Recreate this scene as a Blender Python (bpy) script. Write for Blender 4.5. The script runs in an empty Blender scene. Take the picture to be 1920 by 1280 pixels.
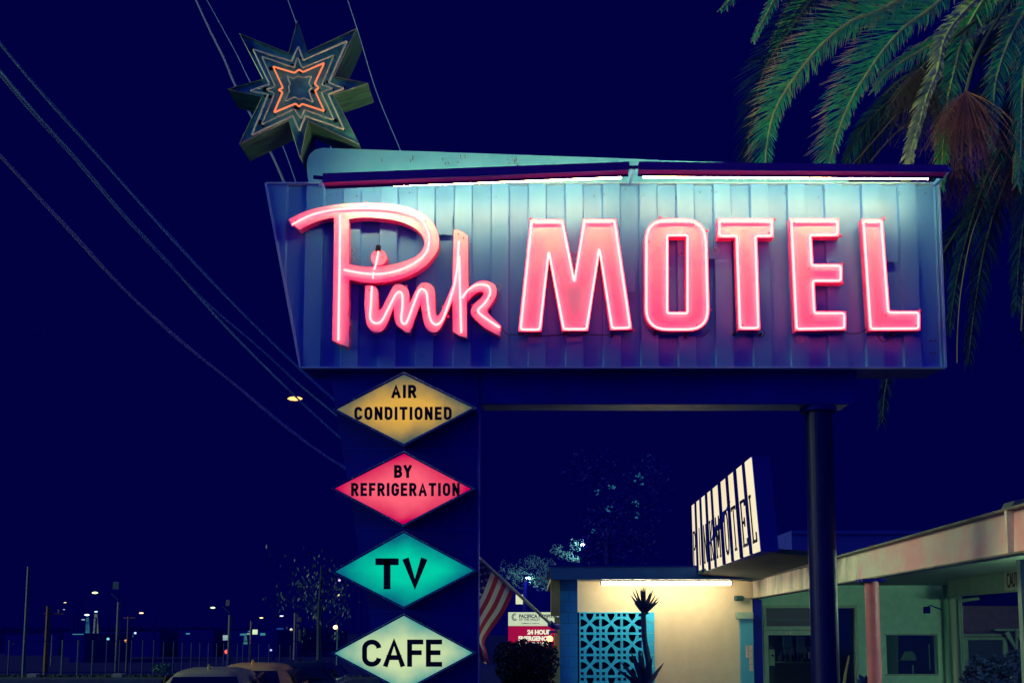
import bpy, bmesh, math, random
from mathutils import Vector, Matrix, Euler
from mathutils.geometry import tessellate_polygon
random.seed(7)
S = bpy.context.scene
COL = S.collection
# ---------------------------------------------------------------- camera
EYE = Vector((0, 0, 2.1)); FPX = 1900.0; PITCH = math.radians(5.7)
SHX = -40/1920; SHY = (540-FPX*math.tan(PITCH))/1920
cd = bpy.data.cameras.new('camera'); cam = bpy.data.objects.new('camera', cd); COL.objects.link(cam)
cd.sensor_fit = 'HORIZONTAL'; cd.sensor_width = 36; cd.lens = 36*FPX/1920
cd.shift_x = SHX; cd.shift_y = SHY; cd.clip_start = .1; cd.clip_end = 900
cam.location = EYE; cam.rotation_euler = (math.pi/2+PITCH, 0, 0)
S.camera = cam
ROT = Euler((math.pi/2+PITCH, 0, 0)).to_matrix()
def P(x, y, Y):
    "world point at depth plane Y that the photo shows at pixel x, y"
    d = ROT @ Vector(((x-960)/1920+SHX, -(y-640)/1920+SHY, -FPX/1920))
    return EYE + d*(Y/d.y)
# ---------------------------------------------------------------- world: night sky, brighter blue added behind the camera as ambient fill
W = bpy.data.worlds.new('World'); S.world = W; W.use_nodes = True
nt = W.node_tree; nt.nodes.clear()
out = nt.nodes.new('ShaderNodeOutputWorld'); bg = nt.nodes.new('ShaderNodeBackground')
tc = nt.nodes.new('ShaderNodeTexCoord'); sp = nt.nodes.new('ShaderNodeSeparateXYZ')
ra = nt.nodes.new('ShaderNodeValToRGB'); mr = nt.nodes.new('ShaderNodeMapRange')
nt.links.new(tc.outputs['Generated'], sp.inputs[0]); nt.links.new(sp.outputs['Y'], mr.inputs['Value'])
mr.inputs['From Min'].default_value = -1; mr.inputs['From Max'].default_value = 1
nt.links.new(mr.outputs[0], ra.inputs[0]); nt.links.new(ra.outputs[0], bg.inputs[0]); nt.links.new(bg.outputs[0], out.inputs[0])
ra.color_ramp.elements[0].position = 0.0; ra.color_ramp.elements[0].color = (.002, .010, .34, 1)
ra.color_ramp.elements[1].position = 0.62; ra.color_ramp.elements[1].color = (.0003, .0003, .0500, 1)
# ---------------------------------------------------------------- weak warm street light as the one sun
sl = bpy.data.lights.new('sun', 'SUN'); sl.energy = 1.45; sl.angle = math.radians(22); sl.color = (.80, 1, .48)
sun = bpy.data.objects.new('sun', sl); COL.objects.link(sun)
sun.rotation_euler = Vector((-1, -.13, .30)).to_track_quat('Z', 'Y').to_euler()
S.view_settings.view_transform = 'Standard'; S.view_settings.look = 'None'
S.view_settings.exposure = 0; S.view_settings.gamma = 1
S.cycles.use_denoising = True; S.cycles.max_bounces = 5; S.cycles.sample_clamp_indirect = 6
S.cycles.use_light_tree = True
# ---------------------------------------------------------------- materials
MC = {}
def mat(name, c, rough=.6, metal=0, spec=.5, c2=None, scale=3, stretch=(1,1,1), bump=0, lo=.35, hi=.65, coat=0):
    if name in MC: return MC[name]
    m = bpy.data.materials.new(name); m.use_nodes = True; n = m.node_tree; b = n.nodes['Principled BSDF']
    b.inputs['Base Color'].default_value = (*c, 1); b.inputs['Roughness'].default_value = rough
    b.inputs['Metallic'].default_value = metal; b.inputs['Specular IOR Level'].default_value = spec
    b.inputs['Coat Weight'].default_value = coat
    if c2 or bump:
        t = n.nodes.new('ShaderNodeTexCoord'); mp = n.nodes.new('ShaderNodeMapping'); mp.inputs['Scale'].default_value = stretch
        no = n.nodes.new('ShaderNodeTexNoise'); no.inputs['Scale'].default_value = scale; no.inputs['Detail'].default_value = 8
        no.inputs['Roughness'].default_value = .65
        n.links.new(t.outputs['Object'], mp.inputs[0]); n.links.new(mp.outputs[0], no.inputs['Vector'])
        if c2:
            r = n.nodes.new('ShaderNodeValToRGB'); r.color_ramp.elements[0].position = lo; r.color_ramp.elements[1].position = hi
            r.color_ramp.elements[0].color = (*c2, 1); r.color_ramp.elements[1].color = (*c, 1)
            n.links.new(no.outputs['Fac'], r.inputs[0]); n.links.new(r.outputs[0], b.inputs['Base Color'])
        if bump:
            bu = n.nodes.new('ShaderNodeBump'); bu.inputs['Strength'].default_value = bump; bu.inputs['Distance'].default_value = .02
            n.links.new(no.outputs['Fac'], bu.inputs['Height']); n.links.new(bu.outputs[0], b.inputs['Normal'])
    MC[name] = m; return m
def emit(name, c, s=1.0, c2=None, scale=2, lo=.3, hi=.7, edge=None, off=(0,0,0)):
    if name in MC: return MC[name]
    m = bpy.data.materials.new(name); m.use_nodes = True; n = m.node_tree; n.nodes.clear()
    o = n.nodes.new('ShaderNodeOutputMaterial'); e = n.nodes.new('ShaderNodeEmission')
    e.inputs[0].default_value = (*c, 1); e.inputs[1].default_value = s; n.links.new(e.outputs[0], o.inputs[0])
    if c2:
        t = n.nodes.new('ShaderNodeTexCoord'); no = n.nodes.new('ShaderNodeTexNoise'); mp = n.nodes.new('ShaderNodeMapping')
        mp.inputs['Location'].default_value = off
        no.inputs['Scale'].default_value = scale; no.inputs['Detail'].default_value = 5
        n.links.new(t.outputs['Object'], mp.inputs[0]); n.links.new(mp.outputs[0], no.inputs['Vector'])
        r = n.nodes.new('ShaderNodeValToRGB'); r.color_ramp.elements[0].position = lo; r.color_ramp.elements[1].position = hi
        r.color_ramp.elements[0].color = (*c2, 1); r.color_ramp.elements[1].color = (*c, 1)
        src = no.outputs['Fac']
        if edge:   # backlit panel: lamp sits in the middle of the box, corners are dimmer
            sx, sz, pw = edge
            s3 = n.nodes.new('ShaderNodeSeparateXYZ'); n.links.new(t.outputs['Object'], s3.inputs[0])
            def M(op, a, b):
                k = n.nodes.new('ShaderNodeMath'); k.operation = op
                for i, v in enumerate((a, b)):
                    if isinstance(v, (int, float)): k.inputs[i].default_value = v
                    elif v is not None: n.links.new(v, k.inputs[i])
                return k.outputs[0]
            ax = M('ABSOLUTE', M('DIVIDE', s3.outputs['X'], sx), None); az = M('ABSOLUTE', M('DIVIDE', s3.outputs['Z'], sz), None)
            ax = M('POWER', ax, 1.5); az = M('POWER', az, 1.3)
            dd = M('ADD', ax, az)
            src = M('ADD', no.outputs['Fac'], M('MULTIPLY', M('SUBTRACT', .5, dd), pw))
        n.links.new(src, r.inputs[0]); n.links.new(r.outputs[0], e.inputs[0])
    MC[name] = m; return m
# ---------------------------------------------------------------- object helpers
def link(name, me, m=None, parent=None):
    o = bpy.data.objects.new(name, me); COL.objects.link(o)
    if m is not None and me is not None: me.materials.append(m)
    if parent is not None: o.parent = parent
    return o
def tag(o, label=None, cat=None, group=None, kind=None):
    if label: o['label'] = label
    if cat: o['category'] = cat
    if group: o['group'] = group
    if kind: o['kind'] = kind
    return o
def thing(name, loc, label, cat, group=None):
    o = link(name, None); o.location = loc; bpy.context.view_layer.update()
    return tag(o, label, cat, group)
class G:
    """collects geometry in world space"""
    def __init__(s): s.v = []; s.f = []; s.sm = False
    def quad(s, *p):
        b = len(s.v); s.v += [Vector(q) for q in p]; s.f.append(tuple(range(b, b+len(p)))); return s
    def box(s, a, b):
        x0, y0, z0 = a; x1, y1, z1 = b
        c = [(x0,y0,z0),(x1,y0,z0),(x1,y1,z0),(x0,y1,z0),(x0,y0,z1),(x1,y0,z1),(x1,y1,z1),(x0,y1,z1)]
        return s.hexa(c)
    def hexa(s, c):
        k = len(s.v); s.v += [Vector(q) for q in c]
        for f in ((0,3,2,1),(4,5,6,7),(0,1,5,4),(1,2,6,5),(2,3,7,6),(3,0,4,7)): s.f.append(tuple(k+i for i in f))
        return s
    def beam(s, a, b, w, h, up=(0,0,1)):
        a = Vector(a); b = Vector(b); d = (b-a).normalized(); u = Vector(up); sd = d.cross(u).normalized()*w/2; u = sd.cross(d).normalized()*h/2
        return s.hexa([a-sd-u, a+sd-u, b+sd-u, b-sd-u, a-sd+u, a+sd+u, b+sd+u, b-sd+u])
    def tube(s, pts, r, n=8, closed=False, cap=True):
        pts = [Vector(p) for p in pts]; N = len(pts); rad = r if isinstance(r, (list, tuple)) else [r]*N
        k0 = len(s.v); prev = None
        for i, p in enumerate(pts):
            if closed: d = pts[(i+1) % N]-pts[i-1]
            else: d = pts[min(i+1, N-1)]-pts[max(i-1, 0)]
            if d.length < 1e-9: d = Vector((0,0,1))
            d.normalize()
            if prev is None: a = d.orthogonal().normalized()
            else:
                a = prev-d*prev.dot(d); a = a.normalized() if a.length > 1e-6 else d.orthogonal().normalized()
            prev = a; b = d.cross(a)
            for j in range(n):
                t = 2*math.pi*j/n; s.v.append(p+(a*math.cos(t)+b*math.sin(t))*rad[i])
        for i in range(N if closed else N-1):
            i2 = (i+1) % N
            for j in range(n):
                s.f.append((k0+i*n+j, k0+i*n+(j+1) % n, k0+i2*n+(j+1) % n, k0+i2*n+j))
        if cap and not closed:
            s.f.append(tuple(k0+j for j in reversed(range(n)))); s.f.append(tuple(k0+(N-1)*n+j for j in range(n)))
        return s
    def prism(s, loops, proj, Y0, Y1):
        """loops of photo pixels (outer, holes...), front cap on plane Y0, same outline pushed straight back to Y1"""
        fr = [[proj(x, y, Y0) for x, y in lp] for lp in loops]
        bk = [[Vector((p.x, Y1, p.z)) for p in lp] for lp in fr]
        tri = tessellate_polygon([[Vector((p.x, p.z, 0)) for p in lp] for lp in fr])
        F = [p for lp in fr for p in lp]; k = len(s.v); s.v += F; kb = len(s.v); s.v += [p for lp in bk for p in lp]
        for t in tri:
            s.f.append(tuple(k+i for i in t)); s.f.append(tuple(kb+i for i in reversed(t)))
        o = 0
        for lp in fr:
            n = len(lp)
            for i in range(n):
                j = (i+1) % n; s.f.append((k+o+i, k+o+j, kb+o+j, kb+o+i))
            o += n
        return s
    def ribbon(s, pts, w, closed, mp, t):
        """thick stroke along 2D pts; mp(x, y, d) -> world; t thickness"""
        N = len(pts); L = []; R = []
        for i in range(N):
            p = Vector(pts[i]).to_2d()
            a = Vector(pts[i-1]).to_2d() if (i > 0 or closed) else None
            c = Vector(pts[(i+1) % N]).to_2d() if (i < N-1 or closed) else None
            d1 = (p-a).normalized() if a is not None else None; d2 = (c-p).normalized() if c is not None else None
            d1 = d1 or d2; d2 = d2 or d1
            n1 = Vector((-d1.y, d1.x)); n2 = Vector((-d2.y, d2.x)); m = n1+n2
            m = n1 if m.length < .2 else m/m.length_squared*2
            if m.length > 1.6: m = m.normalized()*1.6
            L.append(p+m*w/2); R.append(p-m*w/2)
        for i in range(N if closed else N-1):
            j = (i+1) % N
            q = [L[i], R[i], R[j], L[j]]
            s.hexa([mp(*q[0], 0), mp(*q[1], 0), mp(*q[2], 0), mp(*q[3], 0), mp(*q[0], t), mp(*q[1], t), mp(*q[2], t), mp(*q[3], t)])
        return s
    def build(s, name, m, parent=None, smooth=False, label=None, origin=None):
        me = bpy.data.meshes.new(name)
        off = parent.matrix_world.translation.copy() if parent is not None else Vector((0,0,0))
        loc = Vector((0,0,0))
        if parent is None or origin is not None:
            if origin is None:
                xs = [p for p in s.v]; lo = Vector((min(p.x for p in xs), min(p.y for p in xs), min(p.z for p in xs))); hi = Vector((max(p.x for p in xs), max(p.y for p in xs), max(p.z for p in xs)))
                origin = Vector(((lo.x+hi.x)/2, (lo.y+hi.y)/2, lo.z))
            loc = Vector(origin)-off; off = Vector(origin)
        me.from_pydata([p-off for p in s.v], [], s.f)
        bm = bmesh.new(); bm.from_mesh(me); bmesh.ops.remove_doubles(bm, verts=bm.verts, dist=1e-5)
        bmesh.ops.recalc_face_normals(bm, faces=bm.faces); bm.to_mesh(me); bm.free()
        if smooth:
            for p in me.polygons: p.use_smooth = True
        o = link(name, me, m, parent); o.location = loc
        bpy.context.view_layer.update()
        if label: o['label'] = label
        return o
def smooth(pts, n=6, closed=False):
    pts = [Vector(p) for p in pts]; N = len(pts); o = []
    for i in range(N if closed else N-1):
        p0 = pts[i-1] if (i > 0 or closed) else pts[0]; p1 = pts[i]; p2 = pts[(i+1) % N]
        p3 = pts[(i+2) % N] if (closed or i+2 < N) else pts[-1]
        for k in range(n):
            t = k/n; o.append(.5*((2*p1)+(-p0+p2)*t+(2*p0-5*p1+4*p2-p3)*t*t+(-p0+3*p1-3*p2+p3)*t**3))
    if not closed: o.append(pts[-1])
    return o
def area(p): return sum(p[i][0]*p[(i+1) % len(p)][1]-p[(i+1) % len(p)][0]*p[i][1] for i in range(len(p)))/2
def inset(p, d):
    "positive d shrinks an outline (photo pixels)"
    if area(p) < 0: d = -d
    o = []
    for i in range(len(p)):
        a, b, c = Vector(p[i-1][:2]), Vector(p[i][:2]), Vector(p[(i+1) % len(p)][:2])
        n1 = (b-a).normalized(); n2 = (c-b).normalized(); n1 = Vector((-n1.y, n1.x)); n2 = Vector((-n2.y, n2.x))
        m = n1+n2; m = m/m.length_squared*2 if m.length > .1 else n1
        if m.length > 2.2: m = m.normalized()*2.2
        o.append(tuple(b+m*d))
    return o
def rounded(p, r, n=4):
    o = []
    for i in range(len(p)):
        a, b, c = Vector(p[i-1][:2]), Vector(p[i][:2]), Vector(p[(i+1) % len(p)][:2])
        u = (a-b); v = (c-b); ru = min(r, u.length*.45); rv = min(r, v.length*.45)
        s0 = b+u.normalized()*ru; s1 = b+v.normalized()*rv
        for k in range(n+1):
            t = k/n; o.append(tuple(s0*(1-t)**2+b*2*t*(1-t)+s1*t*t))
    return o
def text(body, name, m, size, parent, loc, rot=(math.pi/2, 0, 0), off=0, sx=1, ext=.003, align='CENTER', shear=0):
    c = bpy.data.curves.new(name, 'FONT'); c.body = body; c.size = size; c.offset = off; c.extrude = ext; c.align_x = align; c.shear = shear
    t = bpy.data.objects.new(name, c); COL.objects.link(t)
    bpy.context.view_layer.update()
    me = bpy.data.meshes.new_from_object(t.evaluated_get(bpy.context.evaluated_depsgraph_get())); bpy.data.objects.remove(t)
    me.materials.clear(); o = link(name, me, m, parent)
    o.rotation_euler = rot; o.scale = (sx, 1, 1)
    o.location = Vector(loc)-(parent.matrix_world.translation if parent else Vector((0,0,0)))
    return o
# ---------------------------------------------------------------- palette
cab_m = mat('blue_cabinet_paint', (.072,.33,.80), .46, 0, .6, c2=(.050,.26,.74), scale=1.3, stretch=(1,1,.35), bump=.10)
fin_m = mat('teal_fin_paint', (.09,.42,.74), .45, 0, .6, c2=(.06,.36,.68), scale=2.2, bump=.06)
navy = mat('navy_paint', (.002,.012,.44), .6, 0, .15, c2=(.002,.010,.30), scale=1.4, bump=.05)
navy2 = mat('dark_navy_paint', (.002,.004,.26), .65, 0, .1)
housing_m = mat('dark_fixture_metal', (.07,.006,.42), .6, 0, .2, c2=(.05,.004,.34), scale=5)
face_m = mat('pink_letter_enamel', (.97,.66,.97), .45, 0, .4, c2=(.97,.50,.94), scale=4, lo=.30, hi=.5, bump=.08)
side_m = mat('pink_letter_side', (.85,.16,.50), .5, 0, .4, c2=(.5,.08,.35), scale=6)
neon_m = emit('pink_neon_glass', (1, .047, .046), 20.5)
black = mat('black_lettering', (.004,.004,.05), .6, 0, .2)
rubber = mat('black_rubber', (.006,.006,.03), .7, 0, .2)
fluo_m = emit('fluorescent_glass', (1.42, .92, .27), 100.0)
star_m = mat('weathered_green_metal', (.16,.80,.52), .5, .1, .6, c2=(.03,.24,.22), scale=3.2, bump=.2, lo=.38, hi=.62)
star_side = mat('weathered_star_side', (.07,.28,.22), .42, .2, .6, c2=(.015,.07,.10), scale=3, stretch=(1,6,1), bump=.2)
glass_off = mat('unlit_neon_glass', (.75,.95,.65), .25, 0, .6)
nightm = mat('night_grey', (.001,.003,.24), .9, 0, .0)
orange_neon = emit('orange_neon_glass', (1, .23, .09), 1.15)
YC = 11.0
# ================================================================ SETTING
g = G(); g.quad((-400,-60,0),(400,-60,0),(400,500,0),(-400,500,0))
tag(g.build('ground', mat('asphalt_ground', (.004,.010,.20), .85, 0, .1, c2=(.003,.007,.16), scale=.7)), kind='structure')
gy = 44
g = G(); g.quad((-60,36,.004),(-6,36,.004),(-6,41,.004),(-60,41,.004)); tag(g.build('road', mat('road_asphalt', (.010,.016,.085), .6, 0, .3, c2=(.006,.01,.06), scale=1)), kind='structure')
g = G(); g.box((-60,41,0),(-4,41.35,.14)); tag(g.build('kerb', mat('kerb_concrete', (.06,.12,.20), .8, c2=(.03,.07,.14), scale=2)), kind='structure')
g = G(); g.box((-60,41.36,0),(-4,43.0,.12)); tag(g.build('pavement', mat('sidewalk_concrete', (.02,.06,.12), .8, c2=(.012,.03,.09), scale=1.2)), kind='structure')
g = G()
for i in range(5200):
    x = random.uniform(-30, -6); y = random.uniform(43.1, 46.5); h = random.uniform(.05,.18); a = random.uniform(0, 6.3); w = .03
    if random.random() > .35+.6*math.exp(-((x+20)/6)**2): continue
    dx, dy = math.cos(a)*w, math.sin(a)*w
    g.quad((x-dx,y-dy,0),(x+dx,y+dy,0),(x+dy*2,y-dx*2,h))
tag(g.build('grass', mat('verge_grass', (.05,.13,.06), .8)), kind='stuff')

# ================================================================ MAIN SIGN
sign = thing('motel_sign', P(1130, 691, YC), 'large blue ribbed sign cabinet with glowing pink neon motel name in script and block letters', 'neon sign')
XL0, XR0 = P(500,348,YC), P(1757,346,YC); XL1, XR1 = P(565,691,YC), P(1770,691,YC)
zt, zb = P(1130,347,YC).z, P(1130,691,YC).z
xs_top = XR0.x; xs_bot = XR1.x
def left_x(z): return XL1.x+(XL0.x-XL1.x)*(z-zb)/(zt-zb)
def right_x(z): return xs_bot+(xs_top-xs_bot)*(z-zb)/(zt-zb)
# corrugated front
DR = .045
def strip(g, x0, x1, y0, y1):
    # clipped by the slanting left edge
    pts = [(x0,zb),(x1,zb),(x1,zt),(x0,zt)]
    outp = []
    for i in range(4):
        a, b = pts[i], pts[(i+1) % 4]
        ia = a[0]-left_x(a[1]); ib = b[0]-left_x(b[1])
        if ia >= -1e-6: outp.append(a)
        if (ia > 1e-6 and ib < -1e-6) or (ia < -1e-6 and ib > 1e-6):
            t = ia/(ia-ib); outp.append((a[0]+(b[0]-a[0])*t, a[1]+(b[1]-a[1])*t))
    if len(outp) < 3: return
    f = lambda p: (p[0], y0+(y1-y0)*((p[0]-x0)/(x1-x0)), p[1])
    g.quad(*[f(p) for p in outp])
edges = [500]
px = 532
bounds = []
x = 816-69.7*4
while x < 1745:
    bounds.append((x, x+34.0)); x += 69.7
wx = lambda p: P(p, 520, YC).x
panels = G(); cur = wx(498)
for a, b in bounds:
    A, B = wx(a), wx(b)
    if A > cur: strip(panels, cur, A-.012, YC-DR, YC-DR)
    strip(panels, A-.012, A, YC-DR, YC); strip(panels, A, B, YC, YC); strip(panels, B, B+.012, YC, YC-DR)
    cur = B+.012
strip(panels, cur, wx(1757), YC-DR, YC-DR)
panels.quad((wx(1757),YC-DR,zb),(xs_bot,YC-DR,zb),(xs_top,YC-DR,zt),(wx(1757),YC-DR,zt)) if xs_top > wx(1757) else panels.quad((wx(1757),YC-DR,zb),(xs_bot,YC-DR,zb),(wx(1757),YC-DR,zt))
panels.build('ribbed_panel', cab_m, sign)
g = G(); d0, d1 = YC+.004, YC+.45
g.hexa([(left_x(zb),d0,zb),(xs_bot,d0,zb),(xs_bot-.05,d1,zb),(left_x(zb)+.05,d1,zb),(left_x(zt),d0,zt),(xs_top,d0,zt),(xs_top-.05,d1,zt),(left_x(zt)+.05,d1,zt)])
g.build('cabinet_body', navy, sign)
g = G(); yf = YC-DR-.004
for a, b in (((left_x(zb),yf,zb),(xs_bot,yf,zb)), ((left_x(zt),yf,zt),(xs_top,yf,zt)), ((left_x(zb),yf,zb),(left_x(zt),yf,zt)), ((xs_bot,yf,zb),(xs_top,yf,zt))):
    g.beam((a[0],a[1]+.02,a[2]),(b[0],b[1]+.02,b[2]), .022 if a[2]!=b[2] else .06, .06 if a[2]!=b[2] else .016, (0,1,0) if a[2]!=b[2] else (0,0,1))
g.build('edge_trim', mat('light_blue_trim', (.22,.52,.74), .35, .2, .8), sign)
# rivets, screws, patches and blemishes
g = G()
for i in range(46):
    a = random.uniform(600, 1740); y = random.choice([random.uniform(352,370), random.uniform(640,685), random.uniform(400,640)])
    p = P(a, y, YC-DR); g.tube([p, p+Vector((0,-.008,0))], .008, 6)
for y in (639, 662): 
    for q in (1745, 1752): p = P(q, y, YC-DR); g.tube([p, p+Vector((0,-.012,0))], .014, 8)
g.build('rivets', mat('rivet_metal', (.06,.12,.3), .5, .3), sign)
g = G()
for (x0,y0,x1,y1) in ((1152,505,1190,547),(1660,450,1682,491),(1328,470,1348,485),(818,398,848,440)):
    y = YC-DR-.006
    p = [P(x0,y0,y),P(x1,y0,y),P(x1,y1,y),P(x0,y1,y)]
    G().hexa([(q.x,y,q.z) for q in p]+[(q.x,y+.004,q.z) for q in p]).build('patch_plate', cab_m, sign)
# top fin
fy = YC+.02
fin = rounded([(582,349),(573,300),(600,276),(620,277)], 1, 1)[:0]
fin = [(580,352),(576,325),(575,305),(578,294),(584,286),(593,280),(606,277.5),(640,278.5),(1180,297.5),(1236,300.5),(1400,306),(1590,316),(1590,352)]
G().prism([fin], P, fy, fy+.06).build('top_fin', fin_m, sign)
g = G()
for i in range(16):
    a = random.choice([random.uniform(825,890), random.uniform(940,980), random.uniform(600,1200)]); y = random.uniform(286,305)
    p = P(a, y+a*0.012-8, fy-.002); g.tube([p, p+Vector((0,-.006,-.0)), p+Vector((0.004,-.006,-random.uniform(.01,.05)))], .005, 5)
g.build('rust_spots', mat('rust_brown', (.12,.10,.08), .9), sign)
# ---- block letters
def letter(name, outer, holes=(), Yf=YC-.155, r=5, tube_in=4.0, label=None, tubes=None, tr=.0115):
    L = G().prism([outer]+list(holes), P, Yf+.0, YC-DR-.001).build(name, side_m, sign, label=label)
    f = G().prism([inset(outer, .6)]+[inset(h, -.6) for h in holes], P, Yf-.003, Yf-.0005).build('letter_face', face_m, L)
    lp = tubes if tubes is not None else [(rounded(inset(outer, tube_in), r), True)]+[(rounded(inset(h, -tube_in*.8), 4), True) for h in holes]
    for pts, cl in lp:
        G().tube([P(a, b, Yf-.030) for a, b in pts], tr, 8, closed=cl).build('neon_tube', neon_m, L, smooth=True)
    for q in (outer[0], outer[len(outer)//3], outer[2*len(outer)//3]):
        c_ = inset(outer, 9)[outer.index(q)]; p = P(*c_, Yf-.004); G().tube([p, p+Vector((0,-.006,0))], .008, 6).build('face_screw', rubber, L)
    # glass supports
    pts = [q for l, c in lp for q in l]
    for i in range(0, len(pts), max(3, len(pts)//7)):
        p = P(*pts[i], Yf-.03); G().tube([p, p+Vector((0,.03,0))], .006, 6).build('tube_support', side_m, L)
    return L
Mo = [(993.6,411),(1057,411),(1076.7,520),(1093,410),(1155.5,410),(1186,618),(1144.5,619),(1123.8,474),(1103,620.6),(1053.8,620.6),(1029.3,480),(1015.5,621.5),(971.7,621.5)]
letter('letter', Mo)
Oo = rounded([(1208,409),(1326,409),(1332,621),(1208,621)], 44, 7)
Oh = [(1254,444),(1286,444),(1286,584),(1254,584)]
letter('letter', Oo, [Oh], r=2)
To = [(1345,409),(1451,409),(1451,446),(1420.4,446),(1426,618.7),(1384,618.7),(1378,446),(1345,446)]
letter('letter', To)
Eo = [(1480,409),(1574,409),(1574,444),(1523,444),(1525.6,494),(1580.3,494),(1580.3,530),(1528,530),(1530.5,583),(1587,583),(1587,618.7),(1490,620.5)]
letter('letter', Eo)
Lo = [(1615,410),(1656,410),(1669,582),(1726,582),(1726,619.5),(1629,620)]
letter('letter', Lo)
# ---- script letters
c1 = lambda L: [(480+x/2.909, 260+y/2.909) for x, y in L]
def sm(L, n=4, closed=False): return [tuple(p)[:2] for p in smooth([Vector((a,b,0)) for a,b in L], n, closed)]
top = sm(c1([(172,440),(250,402),(330,378),(440,358),(570,350),(680,352),(780,362),(860,385),(925,418),(968,462),(994,515),(1000,570),(985,622),(930,690),(860,737),(780,768),(700,783),(600,785),(510,770)]), 3)
stem = c1([(506,850),(510,900),(504,960),(512,1010),(506,1060),(510,1100),(503,1137),(460,1122),(414,1100),(420,800),(425,432)])
sw = sm(c1([(424,430),(360,443),(300,466),(237,498)]), 3)
hole = sm(c1([(508,440),(560,432),(640,432),(750,445),(830,470),(888,508),(915,550),(914,590),(880,635),(800,670),(700,692),(600,697),(508,684)]), 3)
letter('script_letter', top+stem+sw[1:], [hole], tubes=[
    (sm(c1([(458,415),(456,700),(452,900),(449,1100)]), 3), False),
    (sm(c1([(195,470),(270,430),(340,405),(430,388),(560,380),(680,382),(780,395),(850,415),(905,450),(938,510),(943,570),(925,625),(870,675),(800,710),(720,732),(640,738),(560,730),(478,715)]), 4), False)])
inn = sm(c1([(595,800),(635,800),(664,822),(668,880),(668,930),(684,926),(705,885),(735,825),(757,793),(800,795),(830,820),(838,865),(836,893)]), 2)
inn += sm(c1([(840,890),(868,830),(900,787),(940,785),(972,812),(978,860),(978,930),(988,968),(1010,940),(1040,870),(1074,790)]), 2)
inn += sm(c1([(1074,880),(1040,960),(1015,1020),(985,1055),(945,1052),(918,1015),(905,950),(898,905)]), 2)
inn += sm(c1([(893,915),(868,980),(838,1060),(800,1043),(765,1015),(752,960),(752,915)]), 2)
inn += sm(c1([(740,950),(712,1020),(685,1052),(650,1057),(615,1035),(598,990),(590,900)]), 2)
letter('script_letter', inn, Yf=YC-.15, tubes=[(sm(c1([(632,805),(627,900),(622,970),(635,998),(660,1006),(686,992),(712,945),(745,880),(765,845),(785,835),(798,855),(798,920),(792,980),(800,1006),(820,1003),(842,950),(870,875),(890,828),(910,820),(930,842),(937,900),(946,965),(962,1003),(988,1012),(1015,990),(1045,915),(1078,810),(1098,700),(1106,560)]), 4), False)])
kst = c1([(1078,495),(1100,495),(1130,508),(1158,530),(1158,800),(1150,900),(1152,1088),(1110,1076),(1072,1052),(1072,700)])
letter('script_letter', kst, tubes=[(sm(c1([(1108,640),(1112,800),(1116,950),(1120,1060)]), 3), False)])
karm = sm(c1([(1152,835),(1170,808),(1205,780),(1245,772),(1290,785),(1313,815),(1308,865),(1280,910),(1262,938),(1290,975),(1338,1020)]), 3)+sm(c1([(1332,1078),(1250,1035),(1190,980),(1170,945),(1185,905),(1225,868),(1240,845),(1225,835),(1190,850),(1152,890)]), 3)
letter('script_letter', karm, Yf=YC-.145, tubes=[(sm(c1([(1125,870),(1150,832),(1195,800),(1245,795),(1273,812),(1275,850),(1245,900),(1212,932),(1222,955),(1270,990),(1330,1030)]), 4), False)])
cc = c1([(670,647)])[0]
dot = [(cc[0]+15.6*math.cos(t*math.pi/12), cc[1]+15.6*math.sin(t*math.pi/12)) for t in range(24)]
L = letter('script_dot', dot, tubes=[(sm(c1([(668,612),(655,680),(644,715)]), 3), False), (c1([(641,728),(637,762)]), False)], Yf=YC-.17)
G().tube([P(*q, YC-.20) for q in c1([(664,614),(669,584)])], .028, 8).build('electrode_cap', rubber, L)
# cables on the face of the cabinet
g = G()
for pts in ([(940,612),(950,626),(972,627),(1000,630),(1045,628),(1100,627),(1143,628)], [(986,622),(1005,628),(1040,629),(1075,622),(1105,624)], [(1330,618),(1322,628),(1308,632)],
            [(1428,616),(1434,624),(1430,631),(1424,630)], [(1557,619),(1590,625),(1612,624),(1625,616)], [(1648,622),(1646,630),(1655,640),(1668,638),(1673,630)], [(655,500),(680,507),(703,505),(709,495)]):
    G().tube(smooth([P(a, b, YC-.13) for a, b in pts], 4), .0045, 6).build('power_wire', rubber, sign)
for q in ((1147,630),(1228,626),(1285,631),(1376,627),(1424,629),(1671,629)):
    p = P(*q, YC-DR); G().tube([p, p+Vector((0,-.06,0))], .016, 8).build('insulator', rubber, sign)
g = G()
for (a, b) in ((658,470),(658,486),(934,537),(934,553),(1076,480),(1076,501),(1279,474),(1342,470),(1500,636)):
    for rr in (.042, .030):
        p = P(a, b, YC-DR-.008); g.tube([p+Vector((rr*math.cos(t*.45), 0, rr*math.sin(t*.45))) for t in range(14)], .0022, 5, closed=True)
    g.tube([p, p+Vector((0,-.02,0))], .007, 6)
g.build('cable_grommet', mat('grommet_metal', (.3,.5,.7), .4, .5), sign)
g = G()
for L_ in (Mo, Oo, To, Eo, Lo, top+stem, inn, karm):
    for i in range(5):
        q = random.choice(L_); p = P(q[0]+random.uniform(-3,3), q[1]+random.uniform(-2,4), YC-.12)
        G().box(p-Vector((.012,.012,.012)), p+Vector((.012,.012,.012))).build('mounting_bracket', side_m, sign)

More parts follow.
